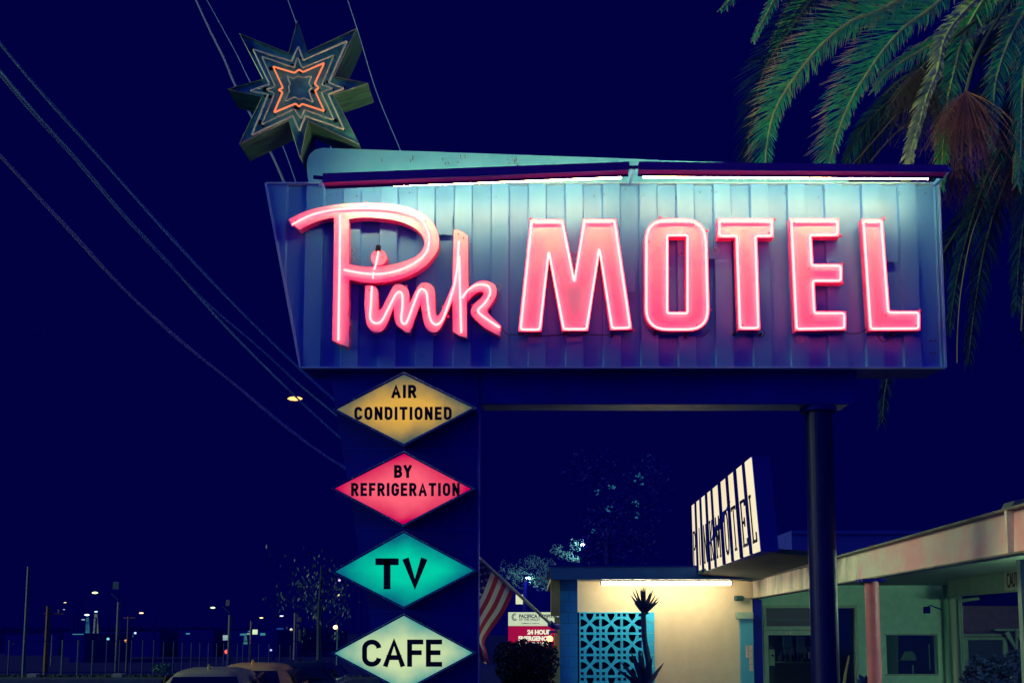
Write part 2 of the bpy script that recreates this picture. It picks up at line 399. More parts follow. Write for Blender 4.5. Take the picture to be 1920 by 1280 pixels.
# ---- strip lights above the sign
def striplight(x0, x1, y0a, y1a, y0b, y1b, tube, label):
    """front face runs from (x0; y0a..y1a) to (x1; y0b..y1b)"""
    Yn = YC-.62
    o = thing('strip_light', P((x0+x1)/2, (y1a+y1b)/2, Yn), label, 'strip light', 'strip lights above the sign')
    a, b, c, d = P(x0,y0a,Yn), P(x1,y0b,Yn), P(x1,y1b,Yn), P(x0,y1a,Yn)
    D = Vector((0,.13,0))
    g = G().hexa([d, c, c+D, d+D, a, b, b+D, a+D]); g.build('housing', housing_m, o)
    g = G(); g.beam(d+Vector((0,-.004,-.004)), c+Vector((0,-.004,-.004)), .012, .012); g.build('reflector_lip', navy, o)
    g = G(); g.beam(d+Vector((0,.131,-.004)), c+Vector((0,.131,-.004)), .006, .034); g.build('light_shield_fin', navy, o)  # fin added to keep tube light off the housing underside
    t0, t1, ty0, ty1 = tube; yt = Yn+.165
    G().tube([P(t0, ty0, yt), P(t1, ty1, yt)], .012, 10).build('fluorescent_tube', fluo_m, o, smooth=True)
    return o
f1 = striplight(605, 1180, 325, 341, 303, 317, (640, 1165, 350.5, 333), 'long dark strip light over the script name, its ends tilted down to the left')
G().tube([P(588,332,YC-.58), P(610,334,YC-.58)], .022, 8).build('end_bracket', navy2, f1)
f2 = striplight(1198, 1778, 303, 317, 309, 321, (1206, 1740, 331.5, 334.5), 'long dark strip light hanging over the block letters with its whole bright tube showing')
G().tube([P(1178,313.5,YC-.56), P(1200,313.5,YC-.56)], .018, 8).build('end_bracket', navy2, f2)
for a_, b_, w_, f_ in ((P(1188,316,YC-.5), P(1180,346,YC-.05), .03, f2), (P(1780,318,YC-.55), P(1752,346,YC-.03), .035, f2), (P(606,340,YC-.5), P(600,349,YC-.05), .03, f1)):
    G().beam(a_, b_, w_, w_).build('support_arm', cab_m, f_)

# ================================================================ PYLON, BEAM, POST
Yp = YC+.13
g = G().prism([[(618,694),(899,694),(896,1462),(742,1462)]], P, Yp, Yp+.22)
tag(g.build('sign_pylon', navy), 'broad dark blue tapering pylon under the left end of the sign, carrying the diamond signs', 'pylon')
pyl = bpy.data.objects['sign_pylon']
for yy in (842, 992, 1146):
    xl = 618+(yy-694)*.1615; a = P(xl+2,yy,Yp-.001); b = P(897,yy,Yp-.001); G().beam(a, b, .006, .010).build('panel_seam', mat('seam_blue', (.004,.03,.55), .4), pyl)
for i_ in range(12):
    p = P(893, 712+i_*45, Yp-.001); G().tube([p, p+Vector((0,-.006,0))], .009, 6).build('rivet', mat('seam_blue', (0,0,0)), pyl)
a = P(897.6, 768, Yp-.012); G().tube([a, P(895.6, 1440, Yp-.012)], .012, 6).build('corner_bead', mat('bead_blue', (.01,.08,.60), .35, 0, .8), pyl)
sb = thing('support_beam', P(1240, 760, Yp), 'horizontal dark blue box beam between the pylon and the round post under the sign', 'beam')
bp = rounded([(900,694),(1606,694),(1606,757),(900,757)], 3, 2)
bp = [(901,694),(1606,694),(1606,744),(1602,752),(1594,757),(901,757)]
G().prism([bp], P, Yp+.02, Yp+.36).build('beam_box', navy, sb)
a = P(905,757,Yp+.02); b = P(1590,757,Yp+.02); z = a.z-.003
G().box((a.x, Yp+.03, z-.002), (b.x, Yp+.35, z)).build('underside_light_plate', mat('underside_light_tint', (.50,.70,.50), .5, .2, c2=(.06,.22,.26), scale=.8), sb)  # pale plate carries the light on the beam's underside in its colour
c = P(1534,765,Yp+.19); r = .152
g = G().tube([(c.x,c.y,0),(c.x,c.y,c.z)], r, 32)
po = thing('support_post', (c.x,c.y,0), 'tall thick round navy post under the right end of the sign beam', 'post')
g.build('post_shaft', mat('post_paint', (.002,.006,.13), .45, 0, .2, c2=(.001,.003,.09), scale=6, bump=.25, stretch=(1,1,.4)), po, smooth=False)
G().tube([(c.x,c.y,c.z-.05),(c.x,c.y,c.z-.0)], r+.05, 24).build('collar_plate', navy2, po)

# ---- diamond signs
def gl(ch):
    arc = lambda cx, cy, rx, ry, a0, a1, n=10: [(cx+rx*math.cos(math.radians(a0+(a1-a0)*i/n)), cy+ry*math.sin(math.radians(a0+(a1-a0)*i/n))) for i in range(n+1)]
    w = .52
    D = {'A': (.60, [[(0,0),(.30,1),(.60,0)], [(.11,.30),(.49,.30)]]),
     'I': (.0, [[(0,0),(0,1)]]),
     'R': (w, [[(0,0),(0,1),(.26,1)]+arc(.28,.74,.22,.26,90,-90,8)+[(0,.48)], [(.26,.48),(.50,0)]]),
     'B': (w, [[(0,0),(0,1),(.26,1)]+arc(.28,.76,.20,.24,90,-90,8)+[(0,.52)], [(.26,.52)]+arc(.28,.26,.24,.26,90,-90,8)+[(0,0)]]),
     'D': (w, [[(0,0),(0,1),(.2,1)]+arc(.22,.72,.30,.28,90,0,5)+arc(.22,.28,.30,.28,0,-90,5)+[(0,0)]]),
     'C': (w, [arc(.27,.70,.27,.30,5,180,9)+arc(.27,.30,.27,.30,180,355,9)]),
     'G': (w, [arc(.27,.70,.27,.30,5,180,9)+arc(.27,.30,.27,.30,180,355,9)+[(.54,.46),(.28,.46)]]),
     'O': (w+.02, ['c', arc(.27,.70,.27,.30,0,180,9)+arc(.27,.30,.27,.30,180,360,9)]),
     'N': (w, [[(0,0),(0,1)], [(.03,.98),(.49,.02)], [(.52,1),(.52,0)]]),
     'T': (w, [[(0,1),(.52,1)], [(.26,.95),(.26,0)]]),
     'E': (.42, [[(.42,1),(0,1),(0,0),(.42,0)], [(0,.52),(.36,.52)]]),
     'F': (.42, [[(.42,1),(0,1),(0,0)], [(0,.52),(.36,.52)]]),
     'Y': (.52, [[(0,1),(.26,.48),(.26,0)], [(.52,1),(.26,.48)]]),
     'V': (.56, [[(.02,1),(.28,.06),(.54,1)]]),
     'P': (w, [[(0,0),(0,1),(.26,1)]+arc(.28,.74,.22,.26,90,-90,8)+[(0,.48)]]),
     'K': (w, [[(0,0),(0,1)], [(.50,1),(.03,.45)], [(.16,.58),(.52,0)]]),
     'M': (.66, [[(0,0),(0,1)], [(.02,1),(.33,.25),(.64,1)], [(.66,1),(.66,0)]]),
     'L': (.42, [[(0,1),(0,0),(.42,0)]])}
    return D[ch]
def stroke_text(body, x0, x1, ytop, ybot, sw, Y, name, m, parent, gap=.22, thick=.006):
    adv = []; tot = 0
    for i, ch in enumerate(body):
        w = gl(ch)[0]; adv.append(tot); tot += w+gap
    tot -= gap
    H = (ybot-ytop)-sw; sx = (x1-x0-sw)/tot; g = G()
    for i, ch in enumerate(body):
        w, sts = gl(ch); closed = sts[0] == 'c'
        for st in sts:
            if st == 'c': continue
            pts = []
            for (a, b) in st:
                if not (pts and (Vector((x0+sw/2+(adv[i]+a)*sx, ybot-sw/2-b*H))-Vector(pts[-1])).length < .3): pts.append((x0+sw/2+(adv[i]+a)*sx, ybot-sw/2-b*H))
            if closed: pts = pts[:-1] if (Vector(pts[0])-Vector(pts[-1])).length < .5 else pts
            if not closed and len(st) < 14:   # square the free ends
                for e, f in ((0, 1), (-1, -2)):
                    d = (Vector(pts[e])-Vector(pts[f])).normalized()*sw/2; pts[e] = tuple(Vector(pts[e])+d)
            g.ribbon(pts, sw, closed, lambda a, b, t: P(a, b, Y)+Vector((0,-t,0)), thick)
    return g.build(name, m, parent)
dc = [
 ('amber', [(757,698),(893,764),(757,835),(624,767)], (.72,.40,.070), (.09,.115,.085), 'amber backlit diamond sign reading AIR CONDITIONED, topmost on the pylon', [('AIR',734,781,721.5,746,5.6,.5),('CONDITIONED',664.5,847,762.5,787,5.2,.5)]),
 ('red', [(757,846),(890,916),(756,986),(621,915)], (1,.12,.19), (.62,0.0,.085), 'pink red backlit diamond sign reading BY REFRIGERATION, second down the pylon', [('BY',739,772,871.5,895.5,5.4,.42),('REFRIGERATION',658.5,862,905,929.5,5.0,.5)]),
 ('teal', [(757,995),(895,1069),(757,1140),(622,1071)], (0,.60,.38), (.002,.15,.22), 'green backlit diamond sign reading TV, third down the pylon', [('TV',704,801,1046,1104,12.8,.34)]),
 ('cream', [(757,1150),(893,1223),(757,1296),(620,1224)], (.60,.74,.40), (.02,.30,.29), 'pale cream green backlit diamond sign reading CAFE, lowest on the pylon', [('CAFE',679,829,1198,1249,9.2,.28)]),
]
for nm, q, c_, c2_, lab, txt in dc:
    Yd = YC-.12
    cx = sum(a for a, b in q)/4; cy = sum(b for a, b in q)/4
    o = thing('diamond_sign', P(cx, cy, Yd), lab, 'diamond sign', 'diamond signs on the pylon')
    G().prism([q], P, Yd, Yp-.002).build('sign_box', navy2, o)
    inn_ = inset(q, 3.2)
    for t_ in (.28, .72):
        for e_ in range(4):
            u_ = Vector(q[e_]).lerp(Vector(q[(e_+1) % 4]), t_).lerp(Vector((cx, cy)), .022); p = P(u_.x, u_.y, Yd-.025); G().tube([p, p+Vector((0,-.008,0))], .008, 6).build('screw', mat('bright_screw', (.25,.40,.5), .4), o)
    G().prism([q, inn_], P, Yd-.025, Yd-.001).build('frame', mat('frame_navy', (.02,.06,.30), .35, .2, .7), o)
    G().tube([P(x_, y_, Yd-.026) for x_, y_ in q], .006, 5, closed=True).build('edge_highlight', mat('diamond_edge_glint', (.05,.22,.42), .35, .2, .8), o)  # lighter line painted in as the frame's edge highlight
    a = P(q[3][0], cy, Yd).x; b = P(q[1][0], cy, Yd).x; hz = P(cx, q[0][1], Yd).z-P(cx, q[2][1], Yd).z
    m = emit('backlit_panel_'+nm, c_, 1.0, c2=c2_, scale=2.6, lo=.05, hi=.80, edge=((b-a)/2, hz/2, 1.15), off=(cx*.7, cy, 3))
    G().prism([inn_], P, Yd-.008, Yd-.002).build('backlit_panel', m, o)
    for t in txt: stroke_text(t[0], t[1], t[2], t[3], t[4], t[5], Yd-.009, 'lettering', black, o, gap=t[6])

# ================================================================ STAR
c4 = lambda L: [(400+x/4, 20+y/4) for x, y in L]
Ys = YC-.05
st = thing('star_sign', P(583, 345, Ys+.3), 'weathered dark green eight-pointed star with concentric neon outlines above the sign, one lit orange', 'star sign')
So = c4([(635,88),(708,320),(1075,148),(908,508),(1165,555),(905,642),(1100,1012),(715,838),(655,1115),(570,835),(200,1010),(372,660),(112,600),(378,525),(202,185),(570,332)])
f = G().prism([So], P, Ys, Ys+.004).build('star_face', star_m, st)
fr = [P(x,y,Ys) for x,y in So]; g = G(); k = len(fr)
for i in range(k):
    a, b = fr[i], fr[(i+1) % k]; g.quad(a, b, b+Vector((0,.40,0)), a+Vector((0,.40,0)))
    m_ = [P(x,y,Ys) for x,y in inset(So, 2.2)]
    g.quad(a, b, b+Vector((0,-.03,0)), a+Vector((0,-.03,0)))
g.build('star_rim', star_side, st)
G().tube([p+Vector((0,-.03,0)) for p in fr], .006, 4, closed=True).build('edge_highlight', mat('star_edge_glint', (.45,.60,.50), .4, .3), st)  # bright line stands in for the highlight along the star's rim
ring1 = [(640,270),(676,374),(1003,228),(865,540),(980,583),(862,630),(980,890),(690,790),(645,905),(597,790),(290,935),(412,630),(280,603),(424,553),(300,292),(588,382)]
ring2 = [(632,350),(668,430),(905,335),(815,560),(898,582),(810,615),(905,820),(682,745),(658,812),(608,740),(362,855),(460,622),(398,592),(466,570),(365,345),(605,428)]
ring3 = [(643,443),(672,462),(832,393),(760,550),(792,580),(762,600),(832,755),(665,700),(643,722),(617,698),(455,765),(520,612),(487,597),(522,580),(448,420),(608,468)]
ring4 = [(640,492),(660,505),(738,490),(715,545),(740,580),(715,600),(748,688),(680,655),(648,668),(612,648),(540,680),(572,600),(565,570),(578,550),(555,492),(600,510)]
for R_, m_, rr in ((ring1, glass_off, .011), (ring2, glass_off, .009), (ring3, orange_neon, .0095), (ring4, glass_off, .008)):
    pts = rounded(c4(R_), 2.2, 3)
    G().tube([P(a,b,Ys-.06) for a,b in pts], rr, 6, closed=True).build('neon_tube', m_, st, smooth=True, label='lit orange neon outline' if m_ is orange_neon else None)
g = G()
for R_ in (ring1, ring2, ring3):
    for q in c4(R_)[::2]: p = P(*q, Ys-.06); G().tube([p, p+Vector((0,.06,0))], .006, 5).build('tube_support', rubber, st)
for i in range(26):
    a, b = random.choice(c4(ring2+ring3+ring1)); p = P(a+random.uniform(-5,5), b+random.uniform(-5,5), Ys-.01); e = random.uniform(.008,.03); G().box(p-Vector((e,.01,e*.6)), p+Vector((e,.01,e*.6))).build('rust_flake', rubber, st)
G().tube([P(560,170,Ys+.25), P(583,262,Ys+.3), P(588,352,Ys+.3)], .05, 12).build('mounting_pole', navy, st)

# ================================================================ CABLES
cable_m = mat('overhead_cable', (.50,.92,.88), .5, 0, .6)
white_cable = mat('pale_guy_wire', (.40,.55,.58), .5)
def cable(pts, label, m=cable_m, r=.014, Y0=15, Y1=40, group='overhead cables left of the sign', twin=0):
    r *= 1.6
    n = len(pts); P3 = []
    for i, (a, b) in enumerate(pts):
        P3.append(P(a, b, Y0+(Y1-Y0)*i/(n-1)))
    g = G(); q = smooth(P3, 6); g.tube(q, [r*(1+.8*i/len(q)) for i in range(len(q))], 5)
    if twin: g.tube([p+Vector((0,0,twin*(1+.5*math.sin(i*.6)))) for i, p in enumerate(q)], [r*.8*(1+.8*i/len(q)) for i in range(len(q))], 5)
    tag(g.build('overhead_cable', m), label, 'cable', group)
cable([(-40,30),(0,82),(100,200),(200,310),(350,478),(500,632),(628,751),(760,850)], 'highest of the overhead cables sweeping down to the pylon', twin=.03)
cable([(-40,80),(0,132),(70,216),(148,302),(232,401),(316,492),(422,611),(534,724),(640,822),(770,925)], 'middle overhead cable sweeping down behind the pylon', twin=.0)
cable([(-40,88),(0,140),(70,222),(148,307),(232,405),(316,494),(394,573),(492,657),(562,722),(628,776),(770,890)], 'second middle overhead cable, closely following the one above it')
cable([(-40,250),(0,292),(130,433),(230,540),(330,633),(430,713),(540,804),(649,879),(780,950)], 'lowest and brightest overhead cable with lashed strands', twin=.035, r=.016, m=mat('bright_cable', (.95,1,.92), .5))
cable([(365,-5),(395,60),(420,110),(440,158),(470,215),(510,290),(534,344),(548,375)], 'pale frayed cable running down behind the left of the star', white_cable, .008, 12.5, 12.5, 'cables behind the star')
cable([(385,-5),(440,95),(468,152),(520,250),(556,345),(570,400)], 'thin dark cable beside the pale frayed one', cable_m, .003, 12.5, 12.5, 'cables behind the star')
cable([(538,-5),(555,42),(575,95),(600,180),(625,300)], 'thin cable passing behind the top point of the star', cable_m, .003, 12.5, 12.5, 'cables behind the star')
cable([(650,-5),(672,62),(705,170),(748,275),(760,310)], 'thin cable right of the star', cable_m, .0028, 12.5, 12.5, 'cables behind the star')
# utility pole behind the pylon which holds the cables
g = G(); c = P(772,900,42); g.tube([(c.x,42,0),(c.x,42,c.z+1.2)], [.16,.12], 10)
up = thing('utility_pole', (c.x,42,0), 'wooden utility pole mostly hidden behind the blue pylon', 'utility pole'); g.build('pole_shaft', mat('dark_wood', (.03,.03,.09), .9), up)
G().beam((c.x-1,42,c.z+.3),(c.x+1,42,c.z+.3),.1,.12).build('crossarm', mat('dark_wood', (0,0,0)), up)

# ================================================================ PALM
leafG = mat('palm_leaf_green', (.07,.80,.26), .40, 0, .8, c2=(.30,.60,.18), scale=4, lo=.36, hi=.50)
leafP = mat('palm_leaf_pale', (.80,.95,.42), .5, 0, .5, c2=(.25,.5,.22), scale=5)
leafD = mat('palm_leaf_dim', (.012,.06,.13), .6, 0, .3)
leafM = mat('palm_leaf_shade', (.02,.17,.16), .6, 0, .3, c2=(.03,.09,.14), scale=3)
tipm = mat('yellow_leaf_tip', (.95,.75,.28), .5, 0, .5)  # yellow tips, set more often on one side of each frond
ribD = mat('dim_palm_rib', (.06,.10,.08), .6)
ribm = mat('palm_rib', (.55,.75,.24), .45)
brown = mat('dry_palm_strand', (.60,.27,.17), .8, c2=(.28,.20,.12), scale=2)
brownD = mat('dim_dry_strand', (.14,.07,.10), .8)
pt = P(2080,-150,13.8)
palm = thing('palm_tree', (pt.x, pt.y, 0), 'tall palm tree with drooping green fronds behind the right end of the sign', 'palm tree')
def frond(pts, Ys_, m, lmax=.55, n=130, side=(1,1), droop=.5, w=.012, rib=None, name='frond', ang=50, tip=.35, base=.55):
    rib = rib or (ribm if m in (leafG, leafP) else ribD); n = int(n*1.5); tips_ = []
    k = len(pts); p3 = smooth([P(a,b,Ys_[0]+(Ys_[1]-Ys_[0])*i/(k-1)) for i,(a,b) in enumerate(pts)], 10)
    # arclength param
    L = [0]
    for i in range(1, len(p3)): L.append(L[-1]+(p3[i]-p3[i-1]).length)
    def at(t):
        s_ = t*L[-1]
        for i in range(1, len(L)):
            if L[i] >= s_: 
                u = (s_-L[i-1])/max(1e-6, L[i]-L[i-1]); return p3[i-1].lerp(p3[i], u), (p3[i]-p3[i-1]).normalized()
        return p3[-1], (p3[-1]-p3[-2]).normalized()
    g = G()
    for i in range(n):
        t = (i+random.random()*.6)/n
        p, d = at(t)
        ln = lmax*(base+(1-base)*math.sin(min(1, t*1.6)*math.pi/2))*(1-(1-tip)*max(0,(t-.45)/.55)**1.5)
        for sgn, sc in ((-1, side[0]), (1, side[1])):
            if sc <= 0: continue
            sdv = d.cross(Vector((0,1,0))).normalized()*sgn
            a = math.radians(ang+random.uniform(-9,9))*(1-.45*t)
            vdir = (d*math.cos(a)+sdv*math.sin(a)+Vector((0,random.uniform(-.45,.45),.0))).normalized()
            l = ln*sc*random.uniform(.8,1.08)
            q = [p]; dv = vdir.copy()
            for s_ in range(4):
                dv = (dv+Vector((0,0,-droop*.2*(s_+.4)+random.uniform(-.04,.04)))).normalized(); q.append(q[-1]+dv*l/4)
            nn = dv.cross(Vector((random.uniform(-.3,.3),1,random.uniform(-.3,.3)))).normalized()
            ws = [w*.5, w*.6, w*.5, w*.36, .001]; yellow_tip = random.random() < (.75 if sgn < 0 else .3)
            b0 = len(g.v)
            for qq, ww in zip(q, ws): g.v += [qq-nn*ww, qq+nn*ww]
            for s_ in range(4):
                if s_ == 3 and yellow_tip and m is leafG: tips_.append(len(g.f))
                g.f.append((b0+2*s_, b0+2*s_+1, b0+2*s_+3, b0+2*s_+2))
    fr_ = g.build(name, m, palm)
    if tips_:
        fr_.data.materials.append(tipm)
        for i_ in tips_: fr_.data.polygons[i_].material_index = 1
    G().tube(p3[::2]+[p3[-1]], [.030*(1-.8*i/(len(p3[::2]))) for i in range(len(p3[::2])+1)], 6).build('midrib', rib, fr_)
FR = [
 ([(1900,-190),(1790,-70),(1665,12),(1600,38),(1545,80),(1500,132),(1470,175),(1450,215),(1440,260),(1435,310),(1434,370)], (13.6,12.4), leafG, dict(lmax=.66, n=260, side=(1.15,.55), droop=.10, ang=52)),
 ([(1960,-180),(1880,-110),(1800,-32),(1740,20),(1700,48),(1660,90),(1630,132),(1600,180),(1580,225),(1564,270),(1556,310),(1550,370)], (13.7,12.5), leafG, dict(lmax=.70, n=270, side=(1.15,.42), droop=.08, ang=50)),
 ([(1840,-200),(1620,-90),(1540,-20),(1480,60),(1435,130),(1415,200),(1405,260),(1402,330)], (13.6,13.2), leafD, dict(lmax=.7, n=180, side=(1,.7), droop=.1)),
 ([(1700,-240),(1560,-170),(1480,-80),(1455,-10),(1440,22),(1425,50),(1413,76)], (13.5,12.8), leafG, dict(lmax=.30, n=130, side=(1,1), droop=.1, tip=.3, ang=40)),
 ([(1600,-240),(1470,-150),(1400,-60),(1375,-10),(1362,8),(1352,18)], (13.5,12.8), leafG, dict(lmax=.26, n=90, side=(1,1), droop=.4)),
 ([(1940,-120),(1860,-30),(1800,30),(1770,75),(1758,130),(1738,180),(1724,230),(1712,270),(1706,310),(1700,360)], (13.2,12.2), leafP, dict(lmax=.26, n=200, side=(1.2,.6), droop=.15, ang=38, tip=.7, w=.02)),
 ([(1980,-60),(1900,-10),(1820,30),(1760,75),(1700,110),(1660,140),(1640,170)], (13.6,13.0), leafG, dict(lmax=.42, n=130, side=(.9,.8), droop=.5)),
 ([(2000,0),(1930,20),(1880,36),(1842,55),(1812,78)], (13.5,12.9), leafP, dict(lmax=.22, n=80, side=(.9,.9), droop=.3, ang=22, w=.022)),
 ([(2040,-40),(1980,0),(1930,90),(1918,160),(1915,230),(1914,290),(1908,345)], (13.4,12.8), leafG, dict(lmax=.40, n=170, side=(1,1.1), droop=.6)),
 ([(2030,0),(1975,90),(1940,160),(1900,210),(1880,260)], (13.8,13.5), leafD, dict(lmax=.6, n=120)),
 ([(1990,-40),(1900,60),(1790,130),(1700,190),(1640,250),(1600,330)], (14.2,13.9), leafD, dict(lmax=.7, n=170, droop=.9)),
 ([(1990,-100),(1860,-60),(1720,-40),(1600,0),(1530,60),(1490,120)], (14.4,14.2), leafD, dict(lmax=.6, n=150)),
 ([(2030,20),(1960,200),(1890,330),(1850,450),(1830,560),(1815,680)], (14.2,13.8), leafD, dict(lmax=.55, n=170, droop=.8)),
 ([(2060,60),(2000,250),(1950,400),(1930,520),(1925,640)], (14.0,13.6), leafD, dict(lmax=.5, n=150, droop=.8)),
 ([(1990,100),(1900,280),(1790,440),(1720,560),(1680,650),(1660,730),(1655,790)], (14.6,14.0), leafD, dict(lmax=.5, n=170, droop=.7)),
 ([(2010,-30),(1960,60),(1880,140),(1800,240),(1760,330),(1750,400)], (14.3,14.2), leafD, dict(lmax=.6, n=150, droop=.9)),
 ([(1990,-130),(1900,-120),(1800,-110),(1700,-60),(1640,0),(1600,60)], (13.9,13.4), leafG, dict(lmax=.5, n=120, droop=.9)),
 ([(1980,-150),(1900,-80),(1850,-10),(1810,60),(1790,130),(1775,200),(1768,280),(1764,350)], (13.5,12.9), leafG, dict(lmax=.5, n=200, side=(1.0,.8), droop=.2, ang=45)),
 ([(1920,-230),(1780,-150),(1660,-100),(1580,-60),(1510,0),(1470,60),(1445,120)], (13.9,13.5), leafG, dict(lmax=.55, n=200, side=(1.0,.8), droop=.15, ang=48)),
 ([(2000,-90),(1950,-20),(1900,60),(1870,140),(1862,210),(1858,280)], (13.4,12.9), leafG, dict(lmax=.4, n=160, side=(.9,.9), droop=.3)),
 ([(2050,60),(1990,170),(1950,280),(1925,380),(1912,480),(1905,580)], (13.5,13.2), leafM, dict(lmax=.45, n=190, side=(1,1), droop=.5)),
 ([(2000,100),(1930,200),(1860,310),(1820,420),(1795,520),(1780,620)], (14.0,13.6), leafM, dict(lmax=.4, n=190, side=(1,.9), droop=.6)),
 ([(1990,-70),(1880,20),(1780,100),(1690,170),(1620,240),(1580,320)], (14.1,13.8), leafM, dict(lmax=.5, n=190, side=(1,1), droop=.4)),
]
for pts, yy, m_, kw in FR: frond(pts, yy, m_, **kw)
def tassel(px_, py_, stem_pts, spread, length, n, m_, Y=13.0):
    g = G(); o_ = P(px_, py_, Y)
    for i in range(n):
        a = random.gauss(0, spread); l = length*random.uniform(.5, 1.05)*math.cos(min(1.2, abs(a)*.7))
        x_ = [o_]; dv = Vector((math.sin(a)*.95, random.uniform(-.25,.25), -math.cos(a)*.85)).normalized()
        for s_ in range(7):
            dv = (dv+Vector((random.uniform(-.09,.09), random.uniform(-.05,.05), -.10))).normalized(); x_.append(x_[-1]+dv*l/7)
        g.tube(x_, [.0050*(1-.08*j) for j in range(8)], 3, cap=False)
        if random.random() < .8:
            for s_ in (2,3,4,5,6):
                e = x_[s_]+Vector((random.uniform(-.10,.10), random.uniform(-.03,.03), -random.uniform(.05,.18))); g.tube([x_[s_], e], .003, 3, cap=False)
    f_ = g.build('seed_stalk', m_, palm)
    G().tube(smooth([P(a, b, Y+.2*i) for i, (a, b) in enumerate([(px_, py_)]+stem_pts)], 5), .026, 6).build('stalk', mat('dull_stalk', (.10,.14,.09), .7), f_)
tassel(1812, 172, [(1826,120),(1850,70),(1895,0)], .62, 1.3, 150, brown, 12.6)
tassel(1728, 128, [(1760,95),(1840,30)], .55, 1.2, 110, mat('olive_strand', (.16,.17,.10), .8), 12.9)
tassel(1775, 150, [(1800,110),(1850,40)], .6, 1.5, 60, brownD, 13.3)
tassel(1905, 300, [(1915,220),(1940,150)], .5, 1.2, 60, brownD, 13.4)
tassel(1800, 300, [(1880,220),(1940,150)], .4, .9, 50, brownD, 13.5)
g = G()
for pts in ([(1885,300),(1870,318),(1845,380),(1820,450),(1803,540),(1796,620),(1795,680)], [(1680,215),(1640,262),(1595,312)], [(1740,205),(1680,250),(1632,303)], [(1930,380),(1922,500),(1915,620)]):
    g.tube(smooth([P(a,b,13.6) for a,b in pts], 6), .011, 5)
g.build('bare_rib', mat('bare_rib_tan', (.22,.17,.14), .7), palm)
g = G(); bx = palm.location
g.tube([(bx.x,bx.y,0),(bx.x+.05,bx.y,2),(bx.x,bx.y,4),(bx.x,bx.y,pt.z-.6),(bx.x,bx.y,pt.z+.1)], [.42,.34,.32,.36,.2], 16)
g.build('trunk', mat('palm_bark', (.06,.05,.07), .95, c2=(.02,.02,.05), scale=9, bump=.8, stretch=(1,1,4)), palm)

# ================================================================ MOTEL OFFICE BUILDING
YW = 24.0
cream = mat('cream_stucco', (.66,.58,.42), .85, 0, .2, c2=(.60,.52,.37), scale=3, bump=.2)
blueb = mat('blue_block_paint', (.02,.30,.85), .6, 0, .3, c2=(.015,.25,.78), scale=4, bump=.12)
tealb = mat('teal_breeze_block', (.03,.50,.90), .65, 0, .3, c2=(.02,.42,.82), scale=5, bump=.12)
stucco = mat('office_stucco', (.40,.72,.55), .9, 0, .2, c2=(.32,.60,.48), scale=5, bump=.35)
darkin = mat('dark_interior', (.004,.008,.10), .8, 0, .1)
dullcream = mat('weathered_beam_paint', (.80,.72,.62), .6, 0, .3, c2=(.30,.36,.34), scale=1.1, stretch=(1,2.2,1), lo=.36, hi=.56, bump=.15)
flange_m = mat('beam_flange_paint', (.20,.22,.20), .6, c2=(.10,.12,.12), scale=4)
frame_p = mat('pale_frame_paint', (.30,.46,.38), .5, c2=(.22,.36,.30), scale=5)
glassm = mat('dark_window_glass', (.004,.010,.06), .08, 0, .8)
mb = thing('motel_office', (P(1250,1180,YW).x, YW, 0), 'low cream and blue motel office with teal breeze block screen and flat roof', 'building')
def rect(g, x0, y0, x1, y1, Y, d=.1):
    a = P(x0, y0, Y); b = P(x1, y1, Y); return g.box((a.x, Y, min(a.z,b.z)), (b.x, Y+d, max(a.z,b.z)))
def ground_rect(g, x0, y0, x1, Y, d):
    a = P(x0, y0, Y); b = P(x1, y0, Y); return g.box((a.x, Y, 0), (b.x, Y+d, a.z))
zc = P(1200,1089,YW).z
# cream wall with the screen opening
g = G(); xa, xb, xc, xd = P(1078,1180,YW).x, P(1086,1180,YW).x, P(1205.5,1180,YW).x, P(1412,1180,YW).x
zs = P(1150,1147,YW).z
g.box((xa,YW,zs),(xc,YW+.2,zc)); g.box((xc,YW,0),(xd,YW+.2,zc)); g.build('front_wall', cream, mb)
g = G(); g.box((xb,YW+.9,0),(xc,YW+1,zs+.3)); g.box((xb-.05,YW+.2,zs+.1),(xc+.05,YW+.9,zs+.2)); g.build('wall_recess', darkin, mb)
# solid teal block strips beside the screen
pitch = (P(1165.3,1150,YW).x-P(1086,1150,YW).x)/2
g = G(); x0 = P(1206,1150,YW).x; x1 = P(1226,1150,YW).x
z = zs; i = 0
while z > 0.3:
    h = pitch/2; g.box((x0,YW-.06,z-h+.008),(x1,YW-.001,z)); z -= h
g.build('solid_block_column', tealb, mb)
